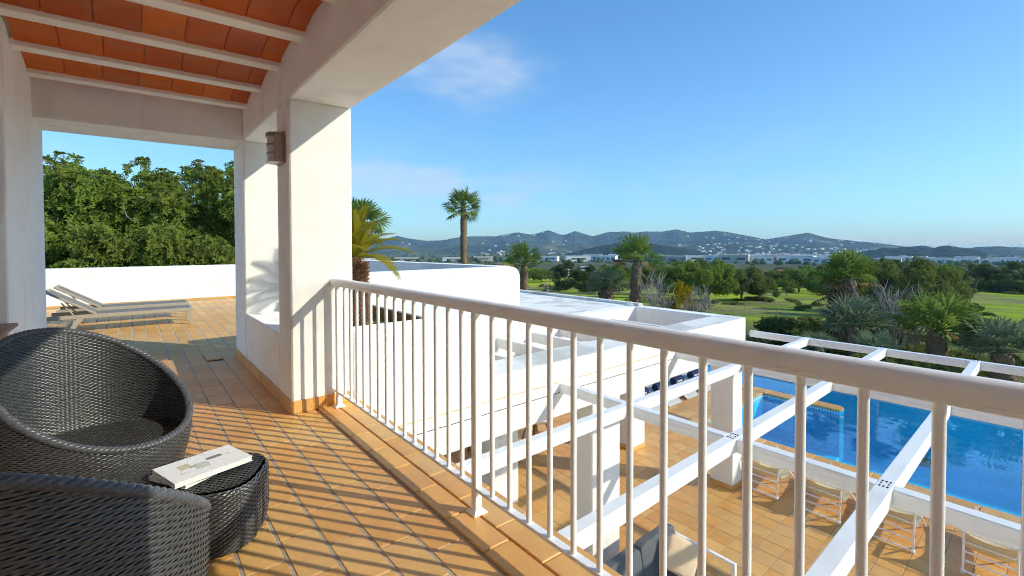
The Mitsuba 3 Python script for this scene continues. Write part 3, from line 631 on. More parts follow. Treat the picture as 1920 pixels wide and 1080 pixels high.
for u in (3.86, 5.50): obj('armrest', shear(cat([box(u-.025, u+.025, 2.52, 3.44, -2.375, -2.345, .006), box(u-.024, u+.024, 2.52, 2.565, -2.998, -2.376, .006)])), 'white_metal', sf)
obj('seat_frame', shear(box(3.88, 5.47, 2.55, 3.40, -2.86, -2.815, .006)), 'white_metal', sf)
pl = cushion(-.20, .20, -.065, .065, -.20, .20, 3.4); _k = 1+.22*np.abs(pl.vertices[:, 2]/.20)**2*np.abs(pl.vertices[:, 0]/.20)**2; pl.vertices[:, 0] *= _k; pl.vertices[:, 2] *= _k; pl.apply_transform(trans(5.16, 3.04, -2.38)@rotz(-.55)@rotx(-.50)@roty(.55))
obj('throw_pillow', shear(pl), 'beige_fabric', smooth=True, label='beige throw pillow with frayed corners on the charcoal sofa', cat='pillow')
def deck_chair(v0, label):
    k = thing('deck_chair', label, 'deck chair', None); w = .55; v1 = v0+w; z = -3.0
    def t(pts, r=.016): return shear(tube(pts, r, 8))
    obj('floor_bar', t([[8.66, v0, z+.03], [8.66, v1, z+.03]], .016), 'white_plastic', k)
    for v in (v0+.02, v1-.02):
        obj('rear_upright', t([[8.66, v, z+.03], [8.70, v, z+.30], [8.735, v, z+.52]], .013), 'white_plastic', k)
        obj('arm_leg', t([[9.60, v, z+.02], [9.15, v, z+.38], [8.86, v, z+.50]], .013), 'white_plastic', k)
        obj('foot', shear(box(8.63, 8.69, v-.02, v+.02, z+.0015, z+.045, .005)), 'white_plastic', k)
    for zz, uu in ((.17, 8.675), (.28, 8.695), (.39, 8.74)): obj('cross_bar', t([[uu, v0+.02, z+zz], [uu, v1-.02, z+zz]], .0125), 'white_plastic', k)
    s = np.linspace(0, 1, 14); vv_ = np.linspace(v0+.01, v1-.01, 6)
    prof_ = np.array([[8.74, .52], [8.775, .38], [8.83, .30], [9.05, .265], [9.35, .285], [9.70, .31], [10.05, .36]])
    uu = np.interp(s*6, range(7), prof_[:, 0]); zz = np.interp(s*6, range(7), prof_[:, 1])
    Pm = np.array([[[uu[i], v, z+zz[i]-.05*math.sin(math.pi*(v-v0)/w)] for v in vv_] for i in range(14)])
    obj('sling', shear(grid_mesh(Pm)), 'tan_fabric', k, smooth=True)
    for v in (v0-.012, v1+.012): obj('armrest', shear(cat([box(8.74, 9.20, v-.028, v+.028, z+.525, z+.552, .008)])), 'white_plastic', k)
    obj('top_bar', t([[8.738, v0, z+.525], [8.738, v1, z+.525]], .011), 'white_plastic', k)
    obj('front_leg', t([[10.05, v0+.02, z+.40], [9.95, v0+.02, z+.02], [9.95, v1-.02, z+.02], [10.05, v1-.02, z+.40]], .012), 'white_plastic', k)
for v, l in ((3.21, 'first white framed deck chair with tan sling, next to the corner pillar by the pool'), (2.28, 'second white framed deck chair with tan sling from the corner pillar'), (1.37, 'third white framed deck chair with tan sling, partly behind a pergola rafter'), (.34, 'fourth white framed deck chair with tan sling, in the lower right corner')):
    deck_chair(v, l)
for i, (u, nm) in enumerate(((10.45, 'leftmost'), (11.35, 'second from left'), (12.30, 'third from left'), (13.28, 'rightmost'))):
    k = thing('pool_lounger', f'grey sling pool lounger with folded foot end, {nm} of the four', 'sun lounger', 'pool loungers in a row by the far deck')
    z = -3.0; w = .62
    pr_ = np.array([[6.98, .02], [7.30, .27], [8.30, .30], [8.9, .62]]); Pm = np.array([[[u+a, p[0], z+p[1]] for a in (0, w)] for p in pr_]); Pn = Pm-[0, 0, .012]
    obj('sling', shear(cat([grid_mesh(Pm), grid_mesh(Pn, flip=True)])), 'grey_sling', k)
    for a in (0, w): obj('side_rail', shear(tube([[u+a, p[0], z+p[1]] for p in pr_], .018, 6)), 'white_plastic', k)
    for a in (.02, w-.02):
        for v in (7.4, 8.5): obj('leg', shear(tube([[u+a, v, z+.28], [u+a, v, z+.002]], .015, 6)), 'white_plastic', k)
    tw = thing('rolled_towel', f'navy rolled towel with white letters on the {nm} pool lounger', 'towel', None)
    m = tube([[u+.08, 7.50, z+.40], [u+.55, 7.50, z+.40]], .105, 18); obj('roll', shear(m), 'navy', tw, smooth=40)
    tm = [shear(box(u+.16+.055*j, u+.195+.055*j, 7.3935, 7.3965, z+.37, z+.43, .001)) for j in range(5)]
    obj('lettering', cat([box(u+.16+.055*j, u+.193+.055*j, 7.392, 7.396, z+.375+.01*(j % 2), z+.425, .001) for j in range(5)]).apply_transform(SHM), 'white_print', tw)
rc = thing('round_chair', 'white rounded shell chair with wooden legs seen under the porch beam', 'chair')
a = np.linspace(0, 2*np.pi, 33)[:-1]
Pm = np.array([[[7.15+r*math.cos(t), 7.85+r*math.sin(t), -2.58+h*(.55+.45*math.sin(t))+o] for t in a] for r, h, o in ((.05, 0, -.02), (.28, .02, 0), (.36, .3, .05), (.39, .55, .05), (.37, .56, .06), (.33, .3, .06), (.26, .04, .02), (.02, 0, .01))])
obj('shell', shear(grid_mesh(Pm, wrap_v=True)), 'white_plastic', rc, smooth=True)
for t in (.8, 2.4, 3.9, 5.5): obj('leg', shear(tube([[7.15+.2*math.cos(t), 7.85+.2*math.sin(t), -2.59], [7.15+.33*math.cos(t), 7.85+.33*math.sin(t), -2.998]], .018, 8)), 'brown_wood', rc)
pt = thing('patio_table', 'brown wooden table standing beside the white shell chair under the porch', 'table')
obj('tabletop', shear(box(5.5, 6.75, 7.3, 8.4, -2.29, -2.25, .008)), 'brown_wood', pt)
for u in (5.55, 6.64):
    for v in (7.35, 8.29): obj('leg', shear(box(u, u+.06, v, v+.06, -2.998, -2.291, .005)), 'brown_wood', pt)
# ------------------------------------------------------------------ land
LD = np.array([0, 19, 25, 32, 42, 60, 100, 200, 400, 800, 1300, 2500, 4500, 9000, 90000.])
LZ = np.array([-3.7, -3.7, -3.8, -4.1, -4.9, -6.3, -9.0, -13.6, -20, -31, -41, -53, -62, -70, -70.])
def ground(x, y):
    x, y = np.asarray(x, float), np.asarray(y, float); d = np.hypot(x, y)
    z = np.interp(np.log(np.maximum(d, 1)), np.log(np.maximum(LD, 1)), LZ)
    z = z+np.where(d > 22, np.clip((d-22)/40, 0, 1)*.5*(meshkit.noise(np.stack([x/9, y/9, 0*x], -1), 3)-.5), 0)
    v = y-SH*(x-1.4); inside = (x > -6) & (x < 20.2) & (v > -14) & (v < 13.6)
    return np.where(inside, np.minimum(z, -6.0), z)
hd = np.radians(np.linspace(-40, 135, 351)); rd = np.concatenate([np.linspace(.5, 60, 120), np.geomspace(61, 80000, 130)])
H_, R_ = np.meshgrid(hd, rd, indexing='ij'); X_, Y_ = R_*np.sin(H_), R_*np.cos(H_)
gm = grid_mesh(np.stack([X_, Y_, ground(X_, Y_)], -1), flip=True)
def ground_col(p, n, uv):
    d = dr.sqrt(p.x*p.x+p.y*p.y)
    a = fbm(p.x*.055, p.y*.055, 1.0, 4); b = fbm(p.x*.6, p.y*.6, 4.0, 3); e = fbm(p.x*.012+7, p.y*.012, 2.0, 3); f = fbm(p.x*3, p.y*3, 0.0, 2)
    lush = mix((0.18, 0.275, 0.014), (0.31, 0.36, 0.018), a)
    dry = mix((0.165, 0.145, 0.068), (0.26, 0.225, 0.105), b)
    c = mix(dry, lush, smoothstep(0.44, 0.62, a*.55+e*.35+b*.22))
    near = mix((0.085, 0.10, 0.032), (0.18, 0.165, 0.075), b)
    g = fbm(p.x*.16+3, p.y*.09, 8.0, 4); c = mix(c, (0.085, 0.105, 0.028), .5*smoothstep(.56, .70, g)); c = mix(c, (0.22, 0.17, 0.09), .5*smoothstep(.60, .72, fbm(p.x*.10+9, p.y*.06, 6.0, 4)))
    c = mix(near, c, smoothstep(32.0, 58.0, d+10*(b-.5)))
    far = mix((0.035, 0.055, 0.024), (0.12, 0.12, 0.06), fbm(p.x*.006, p.y*.006, 3.0, 4))
    c = mix(c, far, smoothstep(230.0, 420.0, d))
    return c*(.8+.4*f)
bump('ground', proc(ground_col), .95, lambda p, n, uv: 0.06*fbm(p.x*2, p.y*2, p.z*2, 3), specular=.1, eps=.02)
obj('ground', gm, 'ground', smooth=True, label='green meadow and garden ground falling away towards the town', kind='structure')
sh_, sr_ = np.meshgrid(np.radians(np.linspace(58, 112, 60)), np.geomspace(5200, 80000, 12), indexing='ij')
mat('sea', (.05, .11, .19), .12)
obj('sea', grid_mesh(np.stack([sr_*np.sin(sh_), sr_*np.cos(sh_), 0*sr_-66], -1), flip=True), 'sea', label='strip of blue sea at the horizon on the right', kind='structure')
# hills: heights along the ridge and across it
def ridge(prof, D, w0, w1, step, seed, name, label, rough=1.0, nr=46, m_='hill'):
    px = np.array([p[0] for p in prof]); py = np.array([p[1] for p in prof]); qx = np.arange(px[0], px[-1]+step, step)
    yy = np.interp(qx, px, py); k = np.hanning(5); yy = np.convolve(np.pad(yy, 2, mode='edge'), k/k.sum(), 'valid')
    top = np.array([at(a, b, D)[2] for a, b in zip(qx, yy)]); hh = np.array([heading(a) for a in qx])
    rr = np.linspace(D-w0, D+w1, nr); Hh, Rr = np.meshgrid(hh, rr, indexing='ij'); X, Y = Rr*np.sin(Hh), Rr*np.cos(Hh)
    base = ground(X, Y)-4
    t = np.where(Rr < D, (D-Rr)/w0, (Rr-D)/w1); e = np.exp(-(t*1.75)**2)-math.exp(-1.75**2)
    q = np.stack([X/(w0*.26), Y/(w0*.26), 0*X], -1); n1 = meshkit.fbm(q, 4, seed); n2 = meshkit.fbm(np.stack([X/38, Y/38, 0*X], -1), 2, seed+3)
    Z = base+(top[:, None]-base)*np.clip(e, 0, 1)*(1-.55*(1-e)*(n1*1.6-.3))+rough*7*(n2-.5)*np.clip(e*4, 0, 1)
    obj(name, grid_mesh(np.stack([X, Y, Z], -1), flip=True), m_, smooth=True, label=label, kind='structure')
    from scipy.interpolate import RegularGridInterpolator as RGI
    return RGI((hh, rr), Z, bounds_error=False, fill_value=None)
def hill_col(p, n, uv):
    a = fbm(p.x*.004, p.y*.004, p.z*.004, 4); b = noise(p.x*.06, p.y*.06, p.z*.06); c = fbm(p.x*.0011, p.y*.0011, 5.0, 2)
    g = mix((0.016, 0.030, 0.016), (0.060, 0.075, 0.036), smoothstep(.3, .7, a*.6+b*.4))
    return mix(g, (0.24, 0.21, 0.15), .55*smoothstep(.60, .72, a*.75+c*.25))
mat('hill', proc(hill_col), .95, specular=.05)
mat('wood_hill', proc(lambda p, n, uv: mix((0.010, 0.020, 0.010), (0.035, 0.050, 0.022), fbm(p.x*.05, p.y*.05, p.z*.05, 3))), .95, specular=.05)
RIDGE = [(560, 466), (640, 458), (700, 449), (722, 446), (745, 440), (765, 445), (800, 450), (830, 449), (870, 442), (900, 441), (930, 441), (950, 437), (972, 433), (990, 437), (1002, 437), (1028, 429), (1050, 438), (1058, 439), (1078, 431), (1096, 437), (1112, 441), (1140, 433), (1170, 432), (1188, 434), (1210, 432), (1240, 432), (1270, 427), (1292, 433), (1320, 431), (1345, 430), (1370, 434), (1400, 440), (1436, 447), (1465, 442), (1490, 438), (1514, 434), (1535, 440), (1560, 446), (1600, 450), (1640, 454), (1690, 461), (1740, 467)]
RI = ridge(RIDGE, 5200, 1500, 1700, 2.5, 11, 'hills', 'blue green hills along the horizon dotted with white houses')
RI2 = ridge([(700, 466), (780, 461), (860, 458), (930, 459), (1000, 455), (1060, 458), (1130, 456), (1200, 459), (1300, 456), (1380, 452), (1450, 458), (1520, 460), (1600, 463), (1680, 467)], 3700, 700, 900, 3, 21, 'foothills', 'lower dark slopes in front of the hill range')
ridge([(1060, 477), (1085, 470), (1110, 463), (1140, 457), (1165, 453), (1190, 453), (1215, 456), (1240, 458), (1270, 463), (1300, 468), (1330, 476)], 2300, 330, 420, 2, 31, 'wooded_hill', 'dark wooded hill in front of the range, left of the field', rough=1.6, m_='wood_hill')
ridge([(1600, 476), (1630, 469), (1660, 465), (1700, 462), (1730, 460.5), (1752, 462), (1780, 459), (1800, 462), (1830, 467), (1850, 473)], 2600, 330, 420, 2, 41, 'wooded_hill', 'dark wooded hill at the right behind the white town', rough=1.6, m_='wood_hill')
ridge([(1800, 467), (1830, 463), (1870, 461), (1905, 462.5), (1950, 464), (2000, 467)], 4100, 400, 500, 3, 51, 'coastal_hill', 'low dark headland at the right edge before the sea')
def land(x, y):
    x, y = np.asarray(x, float), np.asarray(y, float); h, r = np.arctan2(x, y), np.hypot(x, y); z = ground(x, y)
    for q in (RI, RI2):
        hh, rr = q.grid; ok = (h > hh[0]) & (h < hh[-1]) & (r > rr[0]) & (r < rr[-1]); z = np.where(ok, np.maximum(z, np.reshape(q(np.stack([np.clip(h, hh[0], hh[-1]), np.clip(r, rr[0], rr[-1])], -1)), np.shape(z))), z)
    return z
# ------------------------------------------------------------------ trees and plants
def rosette(n=7, L=1.0, w=.34, droop=.25, tilt=.55):
    V, F = [], []
    for i in range(n):
        a = 2*np.pi*i/n+rng.uniform(-.25, .25); e = tilt+rng.uniform(-.35, .35); d = np.array([math.cos(a)*math.cos(e), math.sin(a)*math.cos(e), math.sin(e)]); s = np.array([-math.sin(a), math.cos(a), 0]); l = L*rng.uniform(.7, 1.1)
        b = len(V); V += [d*.08*l, d*l*.55+s*w*.5*l+[0, 0, .04], d*l+[0, 0, -droop*l], d*l*.55-s*w*.5*l+[0, 0, .04]]; F += [[b, b+1, b+2], [b, b+2, b+3]]
    return trimesh.Trimesh(V, F, process=False)
ROS = [rosette() for _ in range(4)]
def branches(base, h, spread, n1, n2, r0, r=rng, lean=0.0, up=.5):
    segs, tips = [], []
    top = np.array([lean, 0, h*.45]); pts = np.array([[0, 0, -.3], [lean*.3, .03*h, h*.16], [lean*.7, -.02*h, h*.32], top]); segs.append(tube(pts, [r0*1.3, r0, r0*.8, r0*.6], 8))
    for i in range(n1):
        a = 2*np.pi*i/n1+r.uniform(-.4, .4); s = pts[1+i % 3]; e = np.array([math.cos(a)*spread*r.uniform(.5, .8), math.sin(a)*spread*r.uniform(.5, .8), h*r.uniform(.55, .85)])
        m = (s+e)/2+[0, 0, .1*h*(up-.5)]+r.normal(0, .05*h, 3); segs.append(tube([s, m, e], [r0*.5, r0*.32, r0*.14], 6)); tips.append(e)
        for j in range(n2):
            t = r.uniform(.3, 1); s2 = m+(e-m)*t if t > .5 else s+(m-s)*(t+.4); e2 = s2+np.array([r.normal()*spread*.35, r.normal()*spread*.35, h*r.uniform(.02, .28)])
            segs.append(tube([s2, (s2+e2)/2+r.normal(0, .03*h, 3), e2], [r0*.16, r0*.1, r0*.04], 4)); tips.append(e2)
    m = cat(segs); m.apply_translation(base); return m, np.array(tips)+base
def crown_mats(centres, radii, n, size, r=rng, shell=.55, lift=.35):
    c = np.asarray(centres); radii = np.broadcast_to(np.asarray(radii, float), (len(c), 3)); vol = radii.prod(1); w = r.choice(len(c), n, p=vol/vol.sum())
    u = r.normal(size=(n, 3)); u /= np.linalg.norm(u, axis=1, keepdims=True); t = shell+(1-shell)*r.random(n)**.6
    p = c[w]+u*radii[w]*t[:, None]
    mats = np.zeros((n, 4, 4)); s = size*r.uniform(.65, 1.25, n)
    for i in range(n):
        d = u[i]*.7+np.array([0, 0, lift])+r.normal(0, .45, 3); a, b, d2 = frame(d); Rm = np.stack([a, b, d2], 1)*s[i]; mats[i, :3, :3] = Rm; mats[i, :3, 3] = p[i]; mats[i, 3, 3] = 1
    return mats
def leaves(mats): return cat([place(ROS[i], mats[i::4]) for i in range(4)])
# tall evergreen trees behind the rear parapet
def big_tree(c, h, rx, label, seed, n=5200, lf='carob_leaf', blobs=26, size=.24, low=.22):
    r = np.random.default_rng(seed); k = thing('evergreen_tree', label, 'tree'); c = np.array(c, float)
    br, tips = branches(c, h*.74, rx*.85, 9, 6, .16, r); obj('trunk', br, 'pale_bark', k, smooth=True)
    ce, ra = [], []
    for i in range(blobs):
        a = r.uniform(0, 2*np.pi); zf = low+(.93-low)*((i+.5)/blobs); q = rx*math.sqrt(max(.06, 1-abs(zf-.45)**1.6*1.7))*math.sqrt(r.uniform(.1, 1))
        ce.append(c+[math.cos(a)*q, math.sin(a)*q, h*zf]); s = rx*r.uniform(.20, .36); ra.append([s, s, s*r.uniform(.7, 1.2)])
    lb = []
    for i in range(16):
        j = int(r.integers(blobs)); s0 = ce[j]+r.normal(0, .3, 3); dd = r.normal(size=3)*[1, 1, .5]; dd /= np.linalg.norm(dd); L = r.uniform(.4, .9); out = (s0-c)*[1, 1, 0]; out = out/(np.linalg.norm(out)+1e-6)*rx*.12
        lb.append(tube([s0+out, s0+out+dd*L*.5+r.normal(0, .12, 3), s0+out+dd*L+[0, 0, r.uniform(0, .4)]], [.024, .018, .009], 5))
    obj('limbs', cat(lb), 'pale_bark', k, smooth=True)
    mats = crown_mats(ce, ra, n, size, r, .35); obj('crown', leaves(mats), lf, k)
    sp = []; tops = [ce[i] for i in range(blobs-14, blobs)]
    for t in tops:
        for j in range(3):
            e = t+np.array([r.normal()*.38, r.normal()*.38, r.uniform(.35, .95)]); sp.append(np.stack([t, e])); 
    tw = [tube(s, [.018, .008], 4) for s in sp]; obj('twigs', cat(tw), 'pale_bark', k)
    mm = []
    for s in sp:
        for f in (.4, .55, .7, .82, .92, 1.0):
            for j in range(3): mm.append(trans(*(s[0]+(s[1]-s[0])*f+r.normal(0, .08, 3)))@rand_rot(1, r)[0]@scal(size*.9)) if f < 1 else mm.append(trans(*(s[1]))@rotz(r.uniform(0, 6))@scal(size*1.05))
    obj('sprigs', leaves(np.array(mm)), 'fresh_leaf' if seed % 2 else lf, k)
for i, (px, d, top, rx, lab) in enumerate(((60, 21, 318, 2.6, 'leafy evergreen tree behind the rear wall, at the left end of the row'), (165, 19.5, 315, 2.1, 'leafy evergreen tree behind the rear wall with one tall sprig, second in the row'), (262, 20.5, 338, 2.0, 'lower rounded evergreen tree in the middle of the row behind the rear wall'), (360, 19.8, 298, 2.15, 'tallest evergreen tree with open top twigs behind the rear wall'), (455, 21, 312, 2.2, 'evergreen tree behind the rear wall, at the right end of the row beside the villa'))):
    p = at(px, 470, d); z0 = -3.7; big_tree((p[0], p[1], z0), at(px, top, d)[2]-z0, rx, lab, 100+i, n=4700, size=.215, blobs=34)
for i, (px, d, w) in enumerate(((110, 17.3, 1.3), (215, 17.0, 1.4), (320, 17.2, 1.3), (420, 17.4, 1.3))):
    p = at(px, 495, d); r = np.random.default_rng(200+i); k = thing('hedge_shrub', 'bright green shrub filling the gap above the low rear wall, '+('leftmost of four', 'second from left', 'third from left', 'rightmost of four')[i], 'shrub', 'green shrubs above the rear wall')
    ce = [np.array([p[0]+r.normal()*.7, p[1]+r.normal()*.3, zz]) for zz in r.uniform(-1.4, 1.5, 12)]; obj('foliage', leaves(crown_mats(ce, [.62, .5, .55], 2000, .20, r, .4)), 'fresh_leaf' if i % 2 else 'carob_leaf', k)
    obj('stem', branches((p[0], p[1], -3.7), 4.8, .9, 6, 4, .05, r)[0], 'pale_bark', k)
# palms
def fan(nb=19, arc=4.4, w=.10):
    V, F = [], []
    for i in range(nb):
        a = -arc/2+arc*i/(nb-1); l = 1-.22*abs(a/(arc/2))**2; a += rng.uniform(-.03, .03); d = np.array([math.cos(a), math.sin(a), 0]); s = np.array([-math.sin(a), math.cos(a), 0])
        b = len(V); dz = .03*(-1)**i
        V += [d*.05, d*l*.55+s*w*.55+[0, 0, dz], d*l*.55-s*w*.55-[0, 0, dz], d*l*.86+s*w*.22+[0, 0, -.05*l], d*l*.86-s*w*.22+[0, 0, -.05*l], d*l+[0, 0, -.20*l*rng.uniform(.6, 1.6)]]
        F += [[b, b+1, b+2], [b+1, b+3, b+2], [b+2, b+3, b+4], [b+3, b+5, b+4]]
    return trimesh.Trimesh(V, F, process=False)
def frond_mesh():
    f = fan(); f.vertices[:, 2] += -.12*(f.vertices[:, 1]**2)+.0; f.apply_transform(trans(.85, 0, -.04)@scal(.75))
    pet = tube([[0, 0, 0], [.4, 0, .02], [.88, 0, -.04]], [.028, .02, .012], 4); return f, pet
FR = []
for i in range(4):
    f, pet = frond_mesh(); FR.append(mikit.ply(cat([f, pet])))
def fan_palm(px, crown_y, d, tw, R, n, label, bsdf='fan_leaf', base=None, dead=0, spread=(-.55, 1.35), bulge=1.0, seed=0, cat_='palm'):
    r = np.random.default_rng(seed); k = thing('fan_palm', label, cat_); c = at(px, crown_y, d); zb = float(ground(c[0], c[1])) if base is None else base
    h = max(c[2]-zb, .4); m = 16; zz = np.linspace(-.3, h, m); t = np.clip(zz/h, 0, 1); rad = tw/2*(1.18-.30*t)*bulge*(1+.06*np.cos(np.arange(m)*2.4)); rad[-1] *= .7
    lean = r.normal(0, .012*h, 2); pts = np.c_[c[0]+lean[0]*(t-1), c[1]+lean[1]*(t-1), zb+zz]; obj('trunk', tube(pts, rad, 14), 'palm_bark', k, smooth=True)
    sc = []; tri = trimesh.Trimesh([[0, -.5, 0], [0, .5, 0], [.45, 0, .9], [.0, 0, .35]], [[0, 1, 2], [0, 2, 3], [1, 3, 2]], process=False)
    for i in range(int(60+h*40)):
        zf = r.uniform(.02, 1); a = r.uniform(0, 6.283); ri = np.interp(zf*h, zz, rad)*.96; sc.append(trans(c[0]+lean[0]*(zf-1)+ri*math.cos(a), c[1]+lean[1]*(zf-1)+ri*math.sin(a), zb+zf*h-.05)@rotz(a)@scal(tw*.28, tw*.30, tw*.42))
    obj('bark_scales', place(tri, sc), 'palm_bark', k, kind='stuff')
    for i in range(n):
        e = spread[0]+(spread[1]-spread[0])*((i+.5)/n)**.8; a = i*2.39996+r.uniform(-.25, .25); dirv = np.array([math.cos(a)*math.cos(e), math.sin(a)*math.cos(e), math.sin(e)])
        s = R*r.uniform(.82, 1.08)/1.6; up = np.array([math.cos(a+r.normal()*.3), math.sin(a+r.normal()*.3), 0])*(-.5)+np.array([0, 0, 1.0]) if e < 1.1 else np.array([1.0, 0, .2])
        Mf = trans(c[0], c[1], c[2])@look_rot(dirv, up)@scal(s)@rotx(r.normal()*.4); obj('frond', FR[int(r.integers(4))], 'dry_leaf' if i < dead else bsdf, k, to_world=Mf)
    return k
fan_palm(869, 390, 34, .46, 1.62, 26, 'tall fan palm rising above the parapet against the sky', seed=1, spread=(-.75, 1.4))
fan_palm(983, 497, 30, .50, 1.7, 18, 'fan palm just right of the rounded parapet corner', seed=2, bsdf='fan_leaf')
fan_palm(1194, 492, 30, .62, 1.9, 17, 'fan palm with thick shaggy trunk behind the porch roof', seed=3, dead=2, spread=(-.15, 1.45))
fan_palm(1136, 543, 31, .9, 1.75, 18, 'short fan palm with stout trunk between two taller palms', seed=4, bsdf='fan_leaf_grey', spread=(-.2, 1.2))
fan_palm(1592, 522, 30, .8, 1.65, 24, 'bushy fan palm with pale flower stalks left of the bare tree', seed=5, dead=4, spread=(-.5, 1.4))
fan_palm(1566, 548, 31, .7, 1.5, 24, 'dark low fan palm growing against the bushy palm', seed=6, dead=5, spread=(-.6, 1.3), bsdf='fan_leaf')
fan_palm(1600, 612, 25, .42, 1.6, 22, 'low grey green fan palm in front of the bushy palm', seed=7, bsdf='fan_leaf_grey', spread=(-.1, 1.3))
fan_palm(1757, 622, 24, .54, 1.75, 22, 'broad fan palm with a thick brown trunk behind the pergola', seed=8, spread=(-.15, 1.25), bulge=1.1, dead=2)
fan_palm(1880, 662, 23.5, .52, 1.6, 22, 'grey fan palm with short trunk at the right edge', seed=9, bsdf='fan_leaf_grey', spread=(.0, 1.2), bulge=1.2)
fan_palm(1532, 655, 20.0, .25, .85, 16, 'small low fan palm at the meadow edge below the bushy palm', seed=10, bsdf='fan_leaf_grey', spread=(.1, 1.2))
fan_palm(1640, 655, 19.5, .22, .8, 16, 'small fan palm beside the yellow flowering shrub', seed=11, bsdf='fan_leaf_grey', spread=(.1, 1.2))
fan_palm(672, 425, 24, .5, 1.7, 28, 'fan palm half hidden by the pillar behind the yellow sago palm', seed=12, spread=(-.7, 1.3))
# the sago palm in the planter
sg = thing('sago_palm', 'yellow green sago palm with shaggy brown trunk in the planter', 'palm'); sx, sy, sz = 2.06, 5.56, 1.21
tk_ = obj('trunk', tube([[sx, sy, .45], [sx, sy, .8], [sx, sy, sz-.05], [sx, sy, sz+.06]], [.13, .135, .12, .05], 16), 'sago_bark', sg, smooth=True)
tri = trimesh.Trimesh([[0, -.5, 0], [0, .5, 0], [.8, 0, .55], [0, 0, .5]], [[0, 1, 2], [0, 2, 3], [1, 3, 2]], process=False)
pm = []
for i in range(620):
    zf = .46+(sz-.48)*i/620; a = i*2.39996; ri = .12; pm.append(trans(sx+ri*math.cos(a), sy+ri*math.sin(a), zf)@rotz(a)@roty(rng.uniform(-.4, .2))@scal(.075, .026, .06))
obj('bark_scales', place(tri, pm), 'sago_bark', sg, kind='stuff')
def sago_frond(L, droop, seed):
    r = np.random.default_rng(seed); s = np.linspace(0, 1, 60); x = L*s*(1-.12*s); z = L*(.30*s-droop*s*s); V, F = [], []
    pts = np.c_[x, 0*x, z]; rc_ = tube(pts[::4], np.linspace(.009, .003, 15), 5); t = np.gradient(pts, axis=0); t /= np.linalg.norm(t, axis=1, keepdims=True)
    for i in range(7, 60):
        l = L*.235*math.sin(math.pi*min(1, .12+.88*(s[i]-.08))**.75)+.02; up = np.array([-t[i][2], 0, t[i][0]])
        for sd in (-1, 1):
            d = np.array([0, sd, 0])*.86+t[i]*.5+up*.28; d /= np.linalg.norm(d); w = t[i]*.0062; b = len(V)
            V += [pts[i]-w, pts[i]+w, pts[i]+d*l*.6+w*.8-up*.0, pts[i]+d*l*.6-w*.8, pts[i]+d*l-up*l*.16]; F += [[b, b+1, b+2], [b, b+2, b+3], [b+3, b+2, b+4]]
    return cat([rc_, trimesh.Trimesh(V, F, process=False)])
SF = [mikit.ply(sago_frond(1.0, dp, i)) for i, dp in enumerate((.35, .5, .62, .2))]
for i in range(22):
    e = -.08+1.35*((i+.5)/22)**.9; a = i*2.39996+.3; L = (.74 if e < .8 else .72)*rng.uniform(.9, 1.08)
    obj('frond', SF[2 if e < .3 else (1 if e < .8 else (0 if e < 1.1 else 3))], 'sago_leaf', sg, to_world=trans(sx, sy, sz+.03)@rotz(a)@roty(-e*.95)@scal(L))
# shrubs
def shrub(px, py, d, rx, rz, label, lf, n=1200, size=.16, seed=0, cat_='shrub', blobs=9, stem='bark', group=None):
    r = np.random.default_rng(seed); k = thing('shrub', label, cat_, group); p = at(px, py, d); zb = float(ground(p[0], p[1]))
    ce = [np.array([p[0]+r.normal()*rx*.5, p[1]+r.normal()*rx*.5, zb+rz*r.uniform(.2, .85)]) for _ in range(blobs)]
    obj('foliage', leaves(crown_mats(ce, [rx*.42, rx*.42, rz*.30], n, size, r, .3)), lf, k); obj('stem', branches((p[0], p[1], zb), rz, rx*.7, 5, 3, .04, r)[0], stem, k); return k
def bare(px, py, d, rx, rz, label, seed, stem='pale_bark', n1=14, n2=12):
    r = np.random.default_rng(seed); k = thing('bare_shrub', label, 'shrub'); p = at(px, py, d); zb = float(ground(p[0], p[1])); segs = []
    for i in range(n1):
        a = r.uniform(0, 6.283); e = np.array([math.cos(a)*rx*r.uniform(.2, 1), math.sin(a)*rx*r.uniform(.2, 1), rz*r.uniform(.6, 1)]); m = e*.5+r.normal(0, .08*rz, 3); segs.append(tube([[0, 0, 0], m, e], [.05, .032, .012], 4))
        for j in range(n2):
            t = r.uniform(.35, 1); s = m+(e-m)*(t-.3)/.7; e2 = s+np.array([r.normal()*rx*.25, r.normal()*rx*.25, rz*r.uniform(.05, .32)]); segs.append(tube([s, (s+e2)/2+r.normal(0, .03*rz, 3), e2], [.018, .012, .006], 3))
    m = cat(segs); m.apply_translation([p[0], p[1], zb]); obj('twigs', m, stem, k); return k
bare(1240, 545, 29, 1.5, 3.4, 'pale leafless shrub with upright twigs right of the thick trunked palm', 301)
bare(1306, 560, 30, 1.1, 2.6, 'smaller pale leafless shrub left of the open meadow', 302)
bare(1676, 585, 27, 1.6, 3.2, 'grey leafless tree right of the bushy palm', 303, n1=16, n2=16)
bare(1040, 540, 31, 1.6, 2.6, 'pale twiggy shrub behind the roof kerb, left of the stout palm', 304)
bare(1420, 600, 25, .9, 1.1, 'thin dry branch standing at the edge of the meadow', 305, 'bark', 3, 3)
